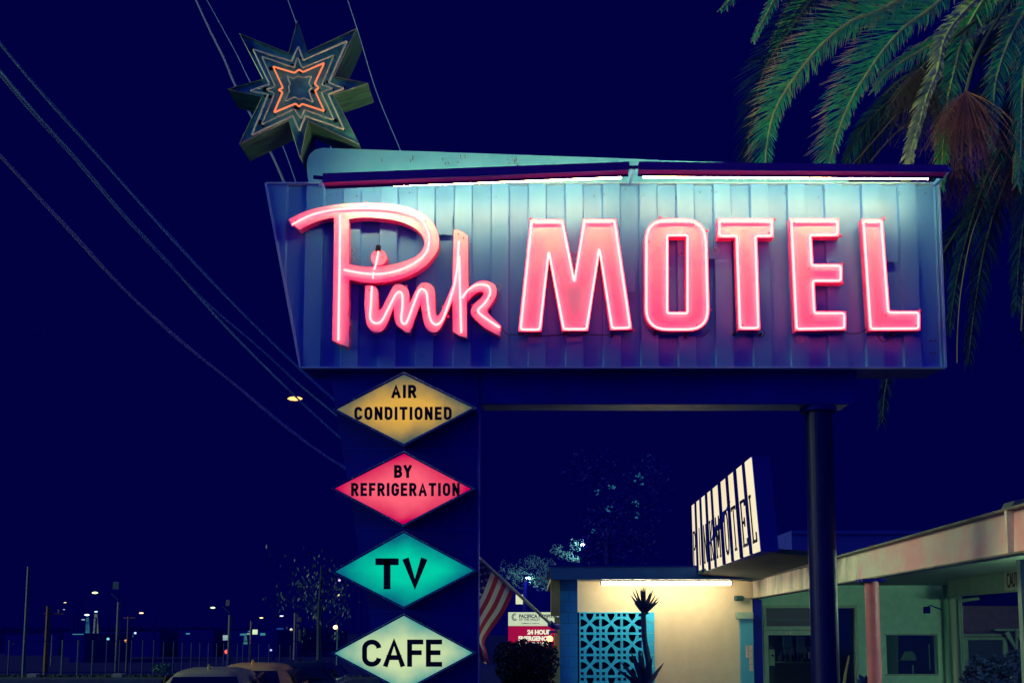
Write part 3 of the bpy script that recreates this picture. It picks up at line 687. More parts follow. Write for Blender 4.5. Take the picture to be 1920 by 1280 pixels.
# breeze blocks
def breeze(x, z, s):
    g = G(); t = s*.055; y0, y1 = YW-.05, YW+.09
    bw = t*1.0
    for a, b in (((0,0),(1,0)),((0,1),(1,1)),((0,0),(0,1)),((1,0),(1,1))):
        A = Vector((x+a[0]*s, 0, z+a[1]*s)); B = Vector((x+b[0]*s, 0, z+b[1]*s))
        inx = t*.52 if a[0] == b[0] == 0 else -t*.52 if a[0] == b[0] == 1 else 0; inz = t*.52 if a[1] == b[1] == 0 else -t*.52 if a[1] == b[1] == 1 else 0
        lo = Vector((min(A.x,B.x)+(inx-t*.5 if inx else 0.003), y0, min(A.z,B.z)+(inz-t*.5 if inz else t))); hi = Vector((max(A.x,B.x)+(inx+t*.5 if inx else -.003), y1, max(A.z,B.z)+(inz+t*.5 if inz else -t)))
        g.box(lo, hi)
    k = 0
    for sx in (-1,1):
        for sz in (-1,1):
            for ax in (0,1):
                pts = []
                for j in range(7):
                    u = j/6; e = .5*u; f = .24*(1-(1-u)**1.0)
                    al = .5*(1-u); # distance from centre along main axis
                    off = .235*math.sin(min(1,(1-u)*1.35)*math.pi/2)
                    p = (sx*al, sz*off) if ax else (sx*off, sz*al)
                    pts.append((x+s*(.5+p[0]), z+s*(.5+p[1])))
                k += 1
                g.ribbon(pts, s*.125, False, lambda a, b, d, k=k: Vector((a, y0+.004+k*.0012+d, b)), .11)
    return g
bx0 = P(1086,1150,YW).x; bn = 3
first = None
for r_ in range(6):
    for c_ in range(bn):
        z = zs-(r_+1)*pitch
        if z < 0: continue
        if first is None:
            first = breeze(bx0, z, pitch).build('breeze_block', tealb, mb, origin=(bx0, YW, z)); f0 = (bx0, z)
        else:
            o = first.copy(); COL.objects.link(o); o.parent = mb; o.location = first.location+Vector((bx0+c_*pitch-f0[0], 0, z-f0[1]))
# blue block pier at the left end, built from courses
g = G(); x0 = P(1050,1150,YW-.8).x; x1 = P(1083,1150,YW-.8).x; z = P(1060,1086,YW-.8).z; k = 0
while z > .1:
    hh = .25; xm = x0+(x1-x0)*(.5 if k % 2 else 2)
    if k % 2: g.box((x0,YW-.8,z-hh+.01),(xm-.005,YW+.3,z)); g.box((xm+.005,YW-.8,z-hh+.01),(x1,YW+.3,z))
    else: g.box((x0,YW-.8,z-hh+.01),(x1,YW+.3,z))
    z -= hh; k += 1
g.build('block_pier', blueb, mb)
g = G(); g.box((x0+.01,YW-.79,0),(x1-.01,YW+.29,P(1060,1086,YW-.8).z-.02)); g.build('pier_core', mat('mortar_blue', (.02,.14,.38), .8), mb)
yel = mat('olive_stucco', (.30,.28,.14), .9, c2=(.22,.22,.10), scale=4)
rect(G(), 1033, 1086, 1050, 1154, YW-1.0, .5).build('wall_cabinet', yel, mb)
ground_rect(G(), 1040, 1156, 1049, YW-.85, .3).build('side_wall', yel, mb)
G().tube([P(1036,1212,YW-1.1), Vector((P(1036,1212,YW-1.1).x, YW-1.1, 0))], .03, 8).build('conduit', mat('pale_conduit', (.4,.38,.3), .5), mb)
# fascia, soffit and roof slab
YF = 22.7
a = P(1032,1062,YF); b = P(1306,1062,YF); zf = P(1100,1085.5,YF).z
G().box((a.x,YF,zf),(b.x+2.3,YF+.12,a.z)).build('fascia', mat('blue_fascia_paint', (.02,.14,.42), .5, 0, .4, c2=(.015,.11,.36), scale=3), mb)
G().box((a.x+.02,YF+.122,zf+.015),(xd+.2,YW+6,zf+.10)).build('soffit', cream, mb)
G().box((a.x-.02,YF-.02,a.z+.001),(b.x+2.2,YF+6,a.z+.03)).build('roof_slab', navy, mb)
# downlight fitting on the wall
p = P(1386,1121,YW-.15); G().tube([p+Vector((-.10,-.05,0)), p+Vector((.06,0,0)), p+Vector((.06,.15,0))], .065, 12).build('wall_fitting', mat('dark_green_metal', (.02,.10,.12), .5), mb)
# teal door jamb with cap and pinned notices
jm = mat('teal_door_paint', (.05,.36,.55), .5, 0, .4, c2=(.04,.30,.52), scale=2)
ground_rect(G(), 1388, 1157, 1412, YW-.12, .11).build('door_panel', jm, mb)
rect(G(), 1382, 1147, 1413, 1159, YW-.2, .19).build('door_cap', frame_p, mb)
pap = mat('paper_notice', (.62,.50,.42), .9)
for (x0_,y0_,x1_,y1_) in ((1398,1209,1403,1232),(1404,1209,1411,1219),(1404,1220,1411,1232),(1404.5,1233,1411.5,1244),(1405,1245,1412,1257)):
    rect(G(), x0_, y0_, x1_, y1_, YW-.135, .01).build('notice', pap, mb)
ground_rect(G(), 1413, 1124, 1428, YW+.0, .5).build('corner_post', navy, mb)
# recessed office facade facing the camera, with door and window openings
YO = 24.6; ztop = P(1600,1095,YO).z+.02
def wall_open(x0, x1, ops, m, name, Y, d=.2, top=None):
    X0, X1 = P(x0,1180,Y).x, P(x1,1180,Y).x; g = G(); cur = X0; top = top or ztop
    for (a, t, b, bt) in ops:
        A, B, T, Bz = P(a,1180,Y).x, P(b,1180,Y).x, P(a,t,Y).z, (P(a,bt,Y).z if bt else 0)
        g.box((cur,Y,0),(A,Y+d,top)); g.box((A,Y,T),(B,Y+d,top))
        if bt: g.box((A,Y,0),(B,Y+d,Bz))
        cur = B
    g.box((cur,Y,0),(X1,Y+d,top)); return g.build(name, m, mb)
wall_open(1428, 1806, [(1436,1139,1602,None),(1661,1190,1757,1263)], stucco, 'office_wall', YO)
G().box((P(1428,1180,YO).x, YO+3.0, 0), (P(1806,1180,YO).x, YO+3.1, ztop)).build('back_wall', mat('room_wall', (.03,.07,.15), .9), mb)
# door: frame, transom, leaf, glass
dr = tag(rect(G(), 1431, 1134, 1607, 1139, YO-.05, .06).build('door', frame_p, mb), 'glazed office door with pale metal frame')
ground_rect(G(), 1431, 1139.3, 1436.5, YO-.05, .06).build('door_frame', frame_p, dr); ground_rect(G(), 1602, 1139.3, 1607, YO-.05, .06).build('door_frame', frame_p, dr)
rect(G(), 1432, 1173, 1520, 1180, YO-.04, .06).build('transom_bar', frame_p, dr)
rect(G(), 1437, 1139.5, 1520, 1172, YO+.06, .02).build('transom_glass', mat('dark_louver', (.004,.012,.12), .5), dr)
rect(G(), 1440, 1160.5, 1518, 1161.6, YO+.045, .012).build('louver_edge', mat('louver_line', (.05,.12,.22), .5), dr)
rect(G(), 1434, 1181, 1520, 1190, YO-.02, .05).build('leaf_rail', frame_p, dr)
ground_rect(G(), 1434, 1190.3, 1440.5, YO-.02, .05).build('leaf_stile', frame_p, dr)
ground_rect(G(), 1520, 1139.5, 1601, YO+.1, .03).build('door_glass', glassm, dr)
for q in (1475.5, 1481): p = P(q,1186,YO-.03); G().tube([p, p+Vector((0,-.02,0))], .022, 10).build('button', mat('white_button', (.8,.75,.5), .5), dr)
tag(rect(G(), 1442, 1217, 1453, 1247, YO+.05, .01).build('notice', mat('teal_notice', (.20,.36,.26), .8), mb), 'pale green notice in the office door')
p = P(1449,1228,YO+.045); G().tube([p, p+Vector((0,-.004,0))], .03, 12).build('notice_emblem', black, mb)
# things inside seen through the door
inm = mat('lit_back_room', (.10,.30,.30), .9)
rk = thing('display_shelf', P(1500,1250,YO+1.6), 'dim shelving and pictures seen through the office door', 'shelf')
for (x0_,y0_,x1_,y1_) in ((1468,1192,1486,1212),(1470,1216,1486,1238),(1494,1192,1510,1240),(1510,1212,1522,1240),(1470,1213,1488,1214.6)):
    rect(G(), x0_, y0_, x1_, y1_, YO+2.4, .03).build('picture_panel', inm, rk)
rect(G(), 1440, 1240, 1520, 1242, YO+2.2, .3).build('shelf_board', inm, rk)
for i in range(9):
    x_ = random.uniform(1445,1515); p = P(x_,1239,YO+2.25); h = random.uniform(.1,.4)
    G().tube([p, p+Vector((0,0,h*.6)), p+Vector((0,0,h))], [.07,.09,.02], 8).build('ornament', mat('ornament_dark', (.02,.05,.14), .6), rk)
cn = G().tube([P(1583,1282,YO-.3), P(1585,1265,YO-.3), P(1592,1228,YO-.3)], [.04,.035,.02], 8); tag(cn.build('wooden_stick', mat('stick_wood', (.25,.24,.15), .7)), 'pale wooden stick leaning beside the office door', 'stick')
# window
wn = tag(rect(G(), 1659, 1187, 1759, 1190, YO-.03, .05).build('window', frame_p, mb), 'dark office window with pale frame')
rect(G(), 1659, 1263, 1759, 1266, YO-.03, .05).build('window_sill', frame_p, wn)
rect(G(), 1752, 1190.2, 1757, 1262.8, YO+.02, .05).build('window_frame', mat('teal_frame', (.10,.26,.30), .5), wn)
rect(G(), 1661.3, 1190.3, 1751.7, 1262.7, YO+.08, .02).build('window_pane', mat('pane_glass', (.01,.02,.12), .15, 0, .6), wn)
fl = thing('desk_lamp', P(1700,1242,YO+.07), 'pale fan-shaped lamp seen in the dark office window', 'lamp')
G().prism([[(1688,1237),(1718,1237),(1716,1226),(1710,1220),(1697,1221)]], P, YO+.03, YO+.07).build('lamp_shade', mat('pale_lamp_shade', (.03,.12,.14), .7), fl)
rect(G(), 1711, 1246, 1713.5, 1262, YO+.04, .02).build('lamp_stem', mat('stem_teal', (.06,.2,.25), .6), fl)
for i_ in range(7): G().tube([P(1664+i_*3.1, 1191, YO+.06), P(1664.5+i_*3.0, 1262, YO+.06)], .022, 6).build('curtain_fold', mat('curtain_teal', (.03,.10,.16), .8), wn)
G().tube([P(1517,1222,YO-.06), P(1517,1234,YO-.06)], .02, 8).build('handle', mat('steel_handle', (.5,.5,.4), .3, .8), dr)
g = G(); rect(g, 1742, 1206, 1744.4, 1254, YO+.03, .03); g.build('curtain_rod', mat('rod_teal', (.1,.32,.36), .5), wn)
# round downpipes
for (xx, rr, m_) in ((1772,.075,mat('pipe_dark_green', (.10,.26,.20), .5)), (1786,.088,mat('pipe_pale', (.32,.40,.30), .5))):
    top_ = P(xx, 1122 if xx > 1780 else 1080, YO-.3); G().tube([(top_.x,top_.y,0),top_], rr, 14).build('round_column', m_, mb)
p = P(1797,1128,YO-.25); G().tube(smooth([Vector((P(1799,1140,YO-.25).x+.03,p.y,0)), P(1799,1140,YO-.25), P(1801,1127,YO-.25), P(1812,1124,YO-.25), P(1835,1121,YO-.25)], 4), .045, 10).build('downpipe', frame_p, mb)
p = P(1738,1143,YO-.1); G().box(p-Vector((.06,.06,.08)), p+Vector((.06,.06,.08))).build('wall_bracket', navy2, mb)
G().tube([p+Vector((.02,0,.08)), P(1745,1134,YO-.1), P(1766,1142,YO-.1)], .012, 6).build('wall_wire', navy2, mb)
# far right bay: facade wall with shade put into its mauve colour, shuttered window, big white letters
g = G(); rect(g, 1806, 1110, 2100, 1184, YO+.4, .2); ground_rect(g, 1806, 1184.5, 2100, YO+.4, .15); g.build('bay_wall', mat('shaded_mauve_stucco', (.16,.11,.28), .9, c2=(.11,.08,.22), scale=6, bump=.2), mb)
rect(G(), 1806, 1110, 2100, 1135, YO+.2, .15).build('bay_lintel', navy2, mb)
w2 = tag(rect(G(), 1803, 1194, 1892, 1199, YO+.2, .12).build('window', frame_p, mb), 'shuttered window with pale frame in the far right bay')
rect(G(), 1807, 1199.2, 1817, 1250, YO+.22, .08).build('window_frame', frame_p, w2); rect(G(), 1881, 1199.2, 1890, 1230, YO+.22, .08).build('window_frame', frame_p, w2)
rect(G(), 1806, 1245, 1880, 1250, YO+.2, .019).build('window_sill', frame_p, w2)
g = G()
for i in range(14): rect(g, 1817.5, 1200+i*3.1, 1880.5, 1202+i*3.1, YO+.30, .02)
g.build('shutter_slats', mat('shutter_blue', (.03,.08,.24), .5), w2)
rect(G(), 1806, 1188, 1880, 1192, YO+.3, .08).build('ledge', frame_p, mb)
lt = thing('letter_sign', P(1900,1220,YO-.2), 'large pale letter W leaning by the shuttered window at the right edge', 'sign')
g = G().ribbon([(1870,1184),(1886,1184),(1905,1216),(1905,1184),(1926,1220),(1940,1184)][1:], 8, False, lambda a, b, d: P(a, b, YO-.2)+Vector((0,-d,0)), .06)
g.build('letter_shape', frame_p, lt)
rect(G(), 1866, 1178, 1960, 1182, YO-.22, .1).build('letter_rail', frame_p, lt)
# ---- canopy: long I-beam, soffit, cross beam, columns
A0, A1 = P(1411,1090,YW-.1), P(1411,1121,YW-.1); XB = A0.x
Yn_ = 1900*XB/(1990-1000.); B0, B1 = P(1990,932,Yn_), P(1990,1021,Yn_)
bm_ = thing('canopy', (XB, 18, 0), 'flat entrance canopy edged with a long weathered steel beam, on round columns', 'canopy')
def lerp(a, b, t): return a+(b-a)*t
def shift(v, x=0, y=0, z=0): return v+Vector((x,y,z))
neon_tint_beam = mat('beam_neon_spill_tint', (.85,.40,.48), .6, 0, .3, c2=(.75,.66,.62), scale=.8, lo=.40, hi=.56, bump=.15)  # pink neon spill put into this beam segment's colour
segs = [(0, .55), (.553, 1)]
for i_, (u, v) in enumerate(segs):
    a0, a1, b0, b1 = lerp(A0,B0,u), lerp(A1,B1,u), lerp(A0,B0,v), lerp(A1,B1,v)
    G().hexa([a1, shift(a1,.03), shift(b1,.03), b1, a0, shift(a0,.03), shift(b0,.03), b0]).build('beam_web', dullcream if i_ == 0 else neon_tint_beam, bm_)
fl_ = G(); fl_.hexa([shift(A1,-.07,0,-.02), shift(A1,.12,0,-.02), shift(B1,.12,0,-.02), shift(B1,-.07,0,-.02), shift(A1,-.07,0,0), shift(A1,.12,0,0), shift(B1,.12,0,0), shift(B1,-.07,0,0)]); fl_.build('bottom_flange', flange_m, bm_)
fl_ = G(); fl_.hexa([shift(A0,-.09,0,0), shift(A0,.12,0,0), shift(B0,.12,0,0), shift(B0,-.09,0,0), shift(A0,-.09,0,.025), shift(A0,.12,0,.025), shift(B0,.12,0,.025), shift(B0,-.09,0,.025)]); fl_.build('top_flange', flange_m, bm_)
m_ = lerp(A0,B0,.56)
G().hexa([shift(lerp(A1,B1,.925),-.065,-.02), shift(lerp(A1,B1,.925),0,-.02), shift(lerp(A1,B1,.93),0), shift(lerp(A1,B1,.93),-.065), shift(lerp(A0,B0,.925),-.085,-.02), shift(lerp(A0,B0,.925),0,-.02), shift(lerp(A0,B0,.93),0), shift(lerp(A0,B0,.93),-.085)]).build('web_stiffener', dullcream, bm_)
# gravel/tar stop lip along the far half of the beam
g = G(); random.seed(4)
for i in range(70):
    u = i/70*.36; c = lerp(A0,B0,u)+Vector((random.uniform(-.06,.0),0,.055+random.uniform(-.015,.02))); e = random.uniform(.04,.085)
    g.box(c-Vector((.05,e*2,.035)), c+Vector((.05,e*2,random.uniform(.02,.055))))
g.build('gravel_stop', mat('crusty_roof_edge', (.42,.45,.34), .9, c2=(.02,.04,.06), scale=14, lo=.42, hi=.55), bm_)
# canopy deck right of the beam (soffit) and the deck between box sign and beam
g = G(); zz0, zz1 = A0.z-.06, B0.z-.08
g.hexa([(XB+.14,YW+.5,zz0),(XB+9,YW+.5,zz0),(XB+9,Yn_,zz1),(XB+.14,Yn_,zz1),(XB+.14,YW+.5,zz0+.1),(XB+9,YW+.5,zz0+.1),(XB+9,Yn_,zz1+.1),(XB+.14,Yn_,zz1+.1)])
g.build('canopy_soffit', mat('soffit_green', (.34,.48,.34), .85, c2=(.28,.40,.30), scale=1.4), bm_)
d_a, d_b = P(1300,1080,23.2), P(1424,1034,17.3); XR = XB-.10
g = G(); g.hexa([(d_a.x,23.2,d_a.z),(XR,23.6,A0.z-.01),(XR,17.3,lerp(A0,B0,.5).z+.02),(d_b.x,17.3,d_b.z),(d_a.x,23.2,d_a.z+.08),(XR,23.6,A0.z+.02),(XR,17.3,lerp(A0,B0,.5).z+.10),(d_b.x,17.3,d_b.z+.08)])
g.build('canopy_deck', mat('deck_underside', (.03,.10,.10), .9, c2=(.02,.06,.08), scale=2), bm_)
u_ = (YW-.1-18.0)/(YW-.1-Yn_)
cpos = lerp(A1,B1,u_); cx_ = P(1634,1150,cpos.y).x
neon_tint_col = mat('column_neon_tint', (.50,.12,.18), .5, 0, .4, c2=(.40,.10,.15), scale=5)  # pink of the neon light put into the column's colour
yc_ = 1900*(XB+.03)/(1634-1000.)
zc_ = lerp(A1,B1,(YW-.1-yc_)/(YW-.1-Yn_)).z
G().tube([(XB+.03,yc_,0),(XB+.03,yc_,zc_-.02)], .105, 20).build('round_column', neon_tint_col, bm_)
G().box((XB-.16,yc_-.16,zc_-.06),(XB+.2,yc_+.16,zc_-.021)).build('column_cap', navy2, bm_)
G().box((P(1915,1100,12.5).x,12.5,0),(P(1945,1100,12.5).x,12.6,P(1915,1048,12.5).z)).build('edge_column', mat('pale_column', (.25,.36,.36), .6), bm_)
# cross beam with painted writing
ca, cb = P(1777,1078,22.5), P(1990,1047,17.5); ca1, cb1 = P(1777,1119,22.5), P(1990,1102,17.5)
cbm = G(); D = Vector((.06,.09,0)); cbm.hexa([ca1, cb1, cb1+D, ca1+D, ca, cb, cb+D, ca+D]); cbo = cbm.build('cross_beam', mat('cross_beam_green', (.28,.40,.30), .6, c2=(.22,.33,.26), scale=3), bm_)
wp = P(1884,1065,19.7)
def on_cross(x, y, off=.0):
    t = ((x-1777)/(1990-1777)); Y = 1/((1/22.5)*(1-t)+(1/17.5)*t); p = P(x, y, Y); return p+Vector((-.01,-off,0))
g = G(); q = [on_cross(1884,1106,.02), on_cross(1975,1100,.02), on_cross(1975,1058,.02), on_cross(1884,1069,.02)]
g.hexa([q[0],q[1],q[1]+Vector((0,.012,0)),q[0]+Vector((0,.012,0)),q[3],q[2],q[2]+Vector((0,.012,0)),q[3]+Vector((0,.012,0))])
wb = g.build('warning_board', mat('cream_board', (.55,.52,.38), .7), bm_)
tt = text('CAUTION', 'warning_text', mat('brown_lettering', (.05,.02,.04), .7), .40, wb, on_cross(1887,1101,.045), off=.006, sx=.44, align='LEFT')
dv = (q[1]-q[0]).normalized(); tt.rotation_euler = Matrix((( dv.x, 0, dv.y), (dv.y, 0, -dv.x), (dv.z*.0, 1, 0))).to_euler()
# far parapet and roof bits
g = G(); a = P(1484,994,27); b = P(1745,994,27); g.box((a.x,27,zc),(b.x,33,a.z)); tag(g.build('roof_parapet', mat('blue_parapet', (.01,.03,.50), .8, c2=(.008,.02,.42), scale=2), mb), None)
rect(G(), 1484, 1000, 1745, 1001.6, 26.96, .03).build('parapet_line', navy2, mb)
g = G().prism([[(1628,1030),(1638,1020),(1668,1020),(1655,1030)]], P, 20, 20.3); g.build('roof_flashing', mat('pink_flashing', (.6,.10,.16), .6), bm_)
g = G().prism([[(1893,955),(1903,938),(1935,930),(1935,955)]], P, 13, 13.3); g.build('roof_vent', mat('grey_vent', (.16,.18,.18), .6), bm_)
# fluorescent fixtures
def fixture(name, x0, x1, y, Y, label, s=1.0, m=None, w=.05):
    a = P(x0,y,Y); b = P(x1,y,Y); o = thing(name, ((a.x+b.x)/2, Y, a.z), label, 'light fixture')
    G().box((a.x-.03,Y-.02,a.z+w*.9),(b.x+.03,Y+.14,a.z+w*2.2)).build('housing', mat('fixture_green_metal', (.10,.20,.18), .5), o)
    G().box((a.x-.04,Y-.03,a.z-.03),(a.x-.004,Y+.14,a.z+w*.9)).build('end_cap', mat('fixture_green_metal', (0,0,0)), o)
    G().box((b.x+.004,Y-.03,a.z-.03),(b.x+.04,Y+.14,a.z+w*.9)).build('end_cap', mat('fixture_green_metal', (0,0,0)), o)
    G().tube([(a.x,Y+.04,a.z),(b.x,Y+.04,b.z)], w, 12).build('fluorescent_tube', m, o, smooth=True)
    return o
fixture('wall_light', 1129, 1370, 1092.5, YW-.85, 'long bright fluorescent tube under the blue eave of the office', m=emit('office_tube', (1,.82,.50), 56), w=.045)
ct = thing('canopy_light', (8.6, 13.6, 2.80), 'fluorescent tube under the canopy by the warning board', 'light fixture')
G().box((7.35,14.0,2.86),(9.0,14.08,2.90)).build('housing', frame_p, ct); G().tube([(7.4,14.04,2.78),(8.95,14.04,2.78)], .035, 10).build('fluorescent_tube', emit('canopy_tube', (.62,1,.60), 520), ct)
lp = P(1031,1197,YW-1.15)
wl = thing('porch_lamp', lp, 'small glaring warm lamp on the left corner of the office below the flagpole', 'lamp')
g = G(); g.tube([lp+Vector((0,0,-.07)), lp+Vector((0,0,-.04)), lp, lp+Vector((0,0,.04)), lp+Vector((0,0,.07))], [.02,.06,.075,.06,.02], 12); g.build('bulb', emit('warm_bulb', (1,.42,.13), 5), wl, smooth=True)
G().tube([lp+Vector((0,0,.07)), lp+Vector((0,.1,.16)), lp+Vector((.15,.3,.16))], .025, 8).build('lamp_bracket', navy2, wl)

# ---- illuminated box sign on the office roof
bs = thing('box_sign', P(1360,1060,20), 'backlit box sign on the office roof, striped cream panels reading PINK MOTEL', 'box sign')
NT, NB, YN = P(1410,854,17), P(1427,1033,17), 17.0
YFar = 23.3; FT, FB = P(1298,946,YFar), P(1302,1079,YFar)
def face(u, v, d=0):   # u 0 near .. 1 far along depth, v 0 bottom .. 1 top ; d outwards to the left
    return lerp(lerp(NB,FB,u), lerp(NT,FT,u), v)+Vector((-d,0,0))
D = Vector((.30,0,0))
G().hexa([NB, NB+D, FB+D, FB, NT, NT+D, FT+D, FT]).build('sign_case', mat('royal_blue_case', (.003,.006,.50), .6, 0, .15), bs)
RI = ROT.inverted()
def proj(p):
    q = RI @ (Vector(p)-EYE); k = FPX/(-q.z); return 960+(q.x*k/1920-SHX)*1920, 640-(q.y*k/1920-SHY)*1920
def u_of(px, v=1.0):
    lo, hi = -.2, 1.2
    for _ in range(40):
        m = (lo+hi)/2
        if proj(face(m, v))[0] > px: lo = m
        else: hi = m
    return lo
seg = [(420,448),(458,486),(498,530),(545,577),(588,630),(652,695),(712,754),(778,828),(845,897)]
U = [(u_of(1200+b/4.267), u_of(1200+a/4.267)) for a, b in seg]
cpm = emit('cream_sign_panel', (1,.90,.62), 1.0, c2=(.94,.78,.50), scale=.8)
word = 'PINKMOTEL'
SG = {'P':[[(.15,0),(.15,1)],[(.15,.97),(.6,.97),(.82,.85),(.82,.62),(.6,.5),(.15,.5)],[(0,.02),(.42,.02)]],
 'I':[[(.5,0),(.5,1)]], 'N':[[(.15,0),(.15,1)],[(.15,1),(.85,0)],[(.85,0),(.85,1)],[(0,.02),(.3,.02)]],
 'K':[[(.18,0),(.18,1)],[(.85,1),(.2,.45)],[(.35,.55),(.85,0)],[(0,.98),(.4,.98)],[(.6,.02),(1,.02)],[(0,.02),(.4,.02)]],
 'M':[[(.12,0),(.12,1)],[(.12,1),(.5,.25)],[(.5,.25),(.88,1)],[(.88,1),(.88,0)],[(0,.02),(.3,.02)],[(.7,.02),(1,.02)]],
 'O':[[(.5,1),(.25,.93),(.15,.75),(.15,.25),(.25,.07),(.5,0),(.75,.07),(.85,.25),(.85,.75),(.75,.93),(.5,1)]],
 'T':[[(.5,0),(.5,1)],[(.05,.97),(.95,.97)],[(.07,.9),(.07,1)],[(.93,.9),(.93,1)],[(.25,.02),(.75,.02)]],
 'E':[[(.2,0),(.2,1)],[(.05,.98),(.9,.98)],[(.2,.52),(.65,.52)],[(.05,.02),(.9,.02)],[(.88,.86),(.88,1)],[(.88,0),(.88,.16)],[(.65,.42),(.65,.62)]],
 'L':[[(.25,0),(.25,1)],[(.05,.98),(.5,.98)],[(.1,.02),(.92,.02)],[(.9,0),(.9,.2)]]}
for i, (ua, ub) in enumerate(U):   # ua < ub : near..far
    ua = max(ua, .004); ub = min(ub, .996)
    pn = G(); pn.hexa([face(ua,.004,.004), face(ub,.004,.004), face(ub,.004,.02), face(ua,.004,.02), face(ua,.985,.004), face(ub,.985,.004), face(ub,.985,.02), face(ua,.985,.02)])
    po_ = pn.build('sign_panel', cpm, bs)
    g = G(); wd = (ub-ua)
    for st_ in SG[word[i]]:
        for (p, q) in zip(st_, st_[1:]):
            f = lambda a: (ub-wd*.12-a[0]*wd*.76, .11+a[1]*(.50))
            A, B = face(*f(p),.023), face(*f(q),.023)
            horiz = abs(p[1]-q[1]) < .05
            g.beam(A, B, .055 if horiz else max(.03, wd*6.3*.15), .012, (1,0,0))
    g.build('panel_letter', black, po_)
for i in range(10):
    us = [0]+[U[8-j][1] for j in range(9)]; 
us_ = sorted([(a, b) for a, b in U])
gaps = [(us_[i][1], us_[i+1][0]) for i in range(8)]
for a, b in gaps:
    m = (a+b)/2; G().hexa([face(m-.006,-.0,.0), face(m+.006,-.0,.0), face(m+.006,-.0,.05), face(m-.006,-.0,.05), face(m-.006,1.01,.0), face(m+.006,1.01,.0), face(m+.006,1.01,.05), face(m-.006,1.01,.05)]).build('divider_fin', navy2, bs)
g = G(); random.seed(2)
for i in range(9): p = P(1455+random.uniform(-3,4), 930+i*3.3, 17.2); g.tube([p, p+Vector((random.uniform(-.03,.03),0,.05))], .008, 5)
tag(g.build('tangled_cord', mat('mauve_cord', (.22,.08,.30), .7)), 'small mauve tangle of cord hanging behind the box sign', 'cord')

# ================================================================ FLAG
fp0, fp1 = P(1036,1172,21.8), P(868,1018,19.8)
fl = thing('flag', fp0, 'US flag hanging from a slanting white pole behind the blue pylon', 'flag')
G().tube([fp0, fp1], .035, 8).build('flagpole', mat('pale_pole', (.35,.42,.40), .4), fl)
G().tube([fp0+Vector((.12,.4,-.02)), fp0, fp0+(fp1-fp0)*.03], .07, 8).build('pole_socket', navy2, fl)
def flagpt(h, f):   # h 0 at lower hoist (px 963,1111) .. 1 upper ; f 0 hoist .. 1 fly
    Yh = 21.0-.9*h
    low = smooth([Vector((963,1111,0)), Vector((944,1150,0)), Vector((922,1180,0)), Vector((908,1203,0)), Vector((912,1220,0)), Vector((917,1246,0))], 8)
    up = smooth([Vector((872,1026,0)), Vector((862,1065,0)), Vector((852,1105,0)), Vector((846,1150,0)), Vector((850,1185,0)), Vector((858,1222,0))], 8)
    def s(l):
        k = f*(len(l)-1); i = min(int(k), len(l)-2); return l[i].lerp(l[i+1], k-i)
    p = s(low).lerp(s(up), h); wv = .13*math.sin(h*9+f*5)*(.2+f)
    return P(p.x, p.y, Yh+wv)
NF, NH = 60, 26
def flagpart(sel, m, name, off=0):
    g = G()
    for i in range(NH):
        for j in range(NF):
            if sel(i, j): 
                o_ = Vector((0,off,0)); g.quad(*[flagpt(a/NH, b/NF)+o_ for a, b in ((i,j),(i+1,j),(i+1,j+1),(i,j+1))])
    return g.build(name, m, fl, smooth=True)
cant = lambda i, j: i >= 12 and j < 24
fr_ = mat('flag_red', (.60,.03,.10), .85, c2=(.48,.02,.08), scale=8); fw_ = mat('flag_white', (.88,.84,.66), .85, c2=(.78,.74,.58), scale=8); fb_ = mat('flag_blue', (.008,.012,.20), .85)
flagpart(lambda i, j: not cant(i, j) and (i//2) % 2 == 0, fr_, 'red_stripes'); flagpart(lambda i, j: not cant(i, j) and (i//2) % 2 == 1, fw_, 'white_stripes'); flagpart(cant, fb_, 'canton')
g = G()
for r_ in range(9):
    for c_ in range(6 if r_ % 2 == 0 else 5):
        h = (12+14*(r_+.5)/9)/NH; f = (24*((c_+.5+(0 if r_ % 2 == 0 else .5))/6))/NF
        p = flagpt(h, f)+Vector((0,-.02,0)); pts = []
        for k in range(10):
            rr = .036 if k % 2 == 0 else .016; pts.append(p+Vector((rr*math.sin(k*math.pi/5), 0, rr*math.cos(k*math.pi/5))))
        for k in range(10): g.quad(p, pts[k], pts[(k+1) % 10])
g.build('stars', fw_, fl)

# ================================================================ HOSPITAL SIGN, HEDGE, PLANTS
hs = thing('hospital_sign', P(993,1205,34), 'backlit white and red hospital sign reading 24 HOUR EMERGENCY behind the flagpole', 'sign')
rect(G(), 952, 1146, 1052, 1215, 34.1, .4).build('sign_case', navy2, hs)
hw = rect(G(), 953, 1147, 1051, 1172.6, 34.0, .09).build('white_panel', emit('white_panel_light', (.62,.72,.50), 1, c2=(.50,.62,.42), scale=1), hs)
hr = rect(G(), 953, 1173, 1051, 1214, 34.0, .09).build('red_panel', emit('red_panel_light', (.42,.005,.06), 1, c2=(.32,.004,.05), scale=1), hs)
s34 = 34/1900
hb = mat('sign_blue_text', (.02,.16,.30), .8); htx = emit('sign_white_text', (.85,.85,.66), 1)
text('PACIFICA HOSPITAL', 'panel_text', hb, 9.2*s34, hs, P(973,1157.6,33.97), off=.006, sx=.88, align='LEFT')
text('OF THE VALLEY', 'panel_text', hb, 5.6*s34, hs, P(973,1162.6,33.97), off=.002, align='LEFT')
text('COMMUNITY HOSPITAL', 'panel_text', hb, 3.2*s34, hs, P(977,1169,33.97), off=.001, align='LEFT')
text('24 HOUR', 'panel_text', htx, 11*s34, hs, P(989,1188,33.97), off=.012, sx=.95, align='LEFT')
text('EMERGENCY', 'panel_text', htx, 11*s34, hs, P(972,1200,33.97), off=.012, sx=.95, align='LEFT')
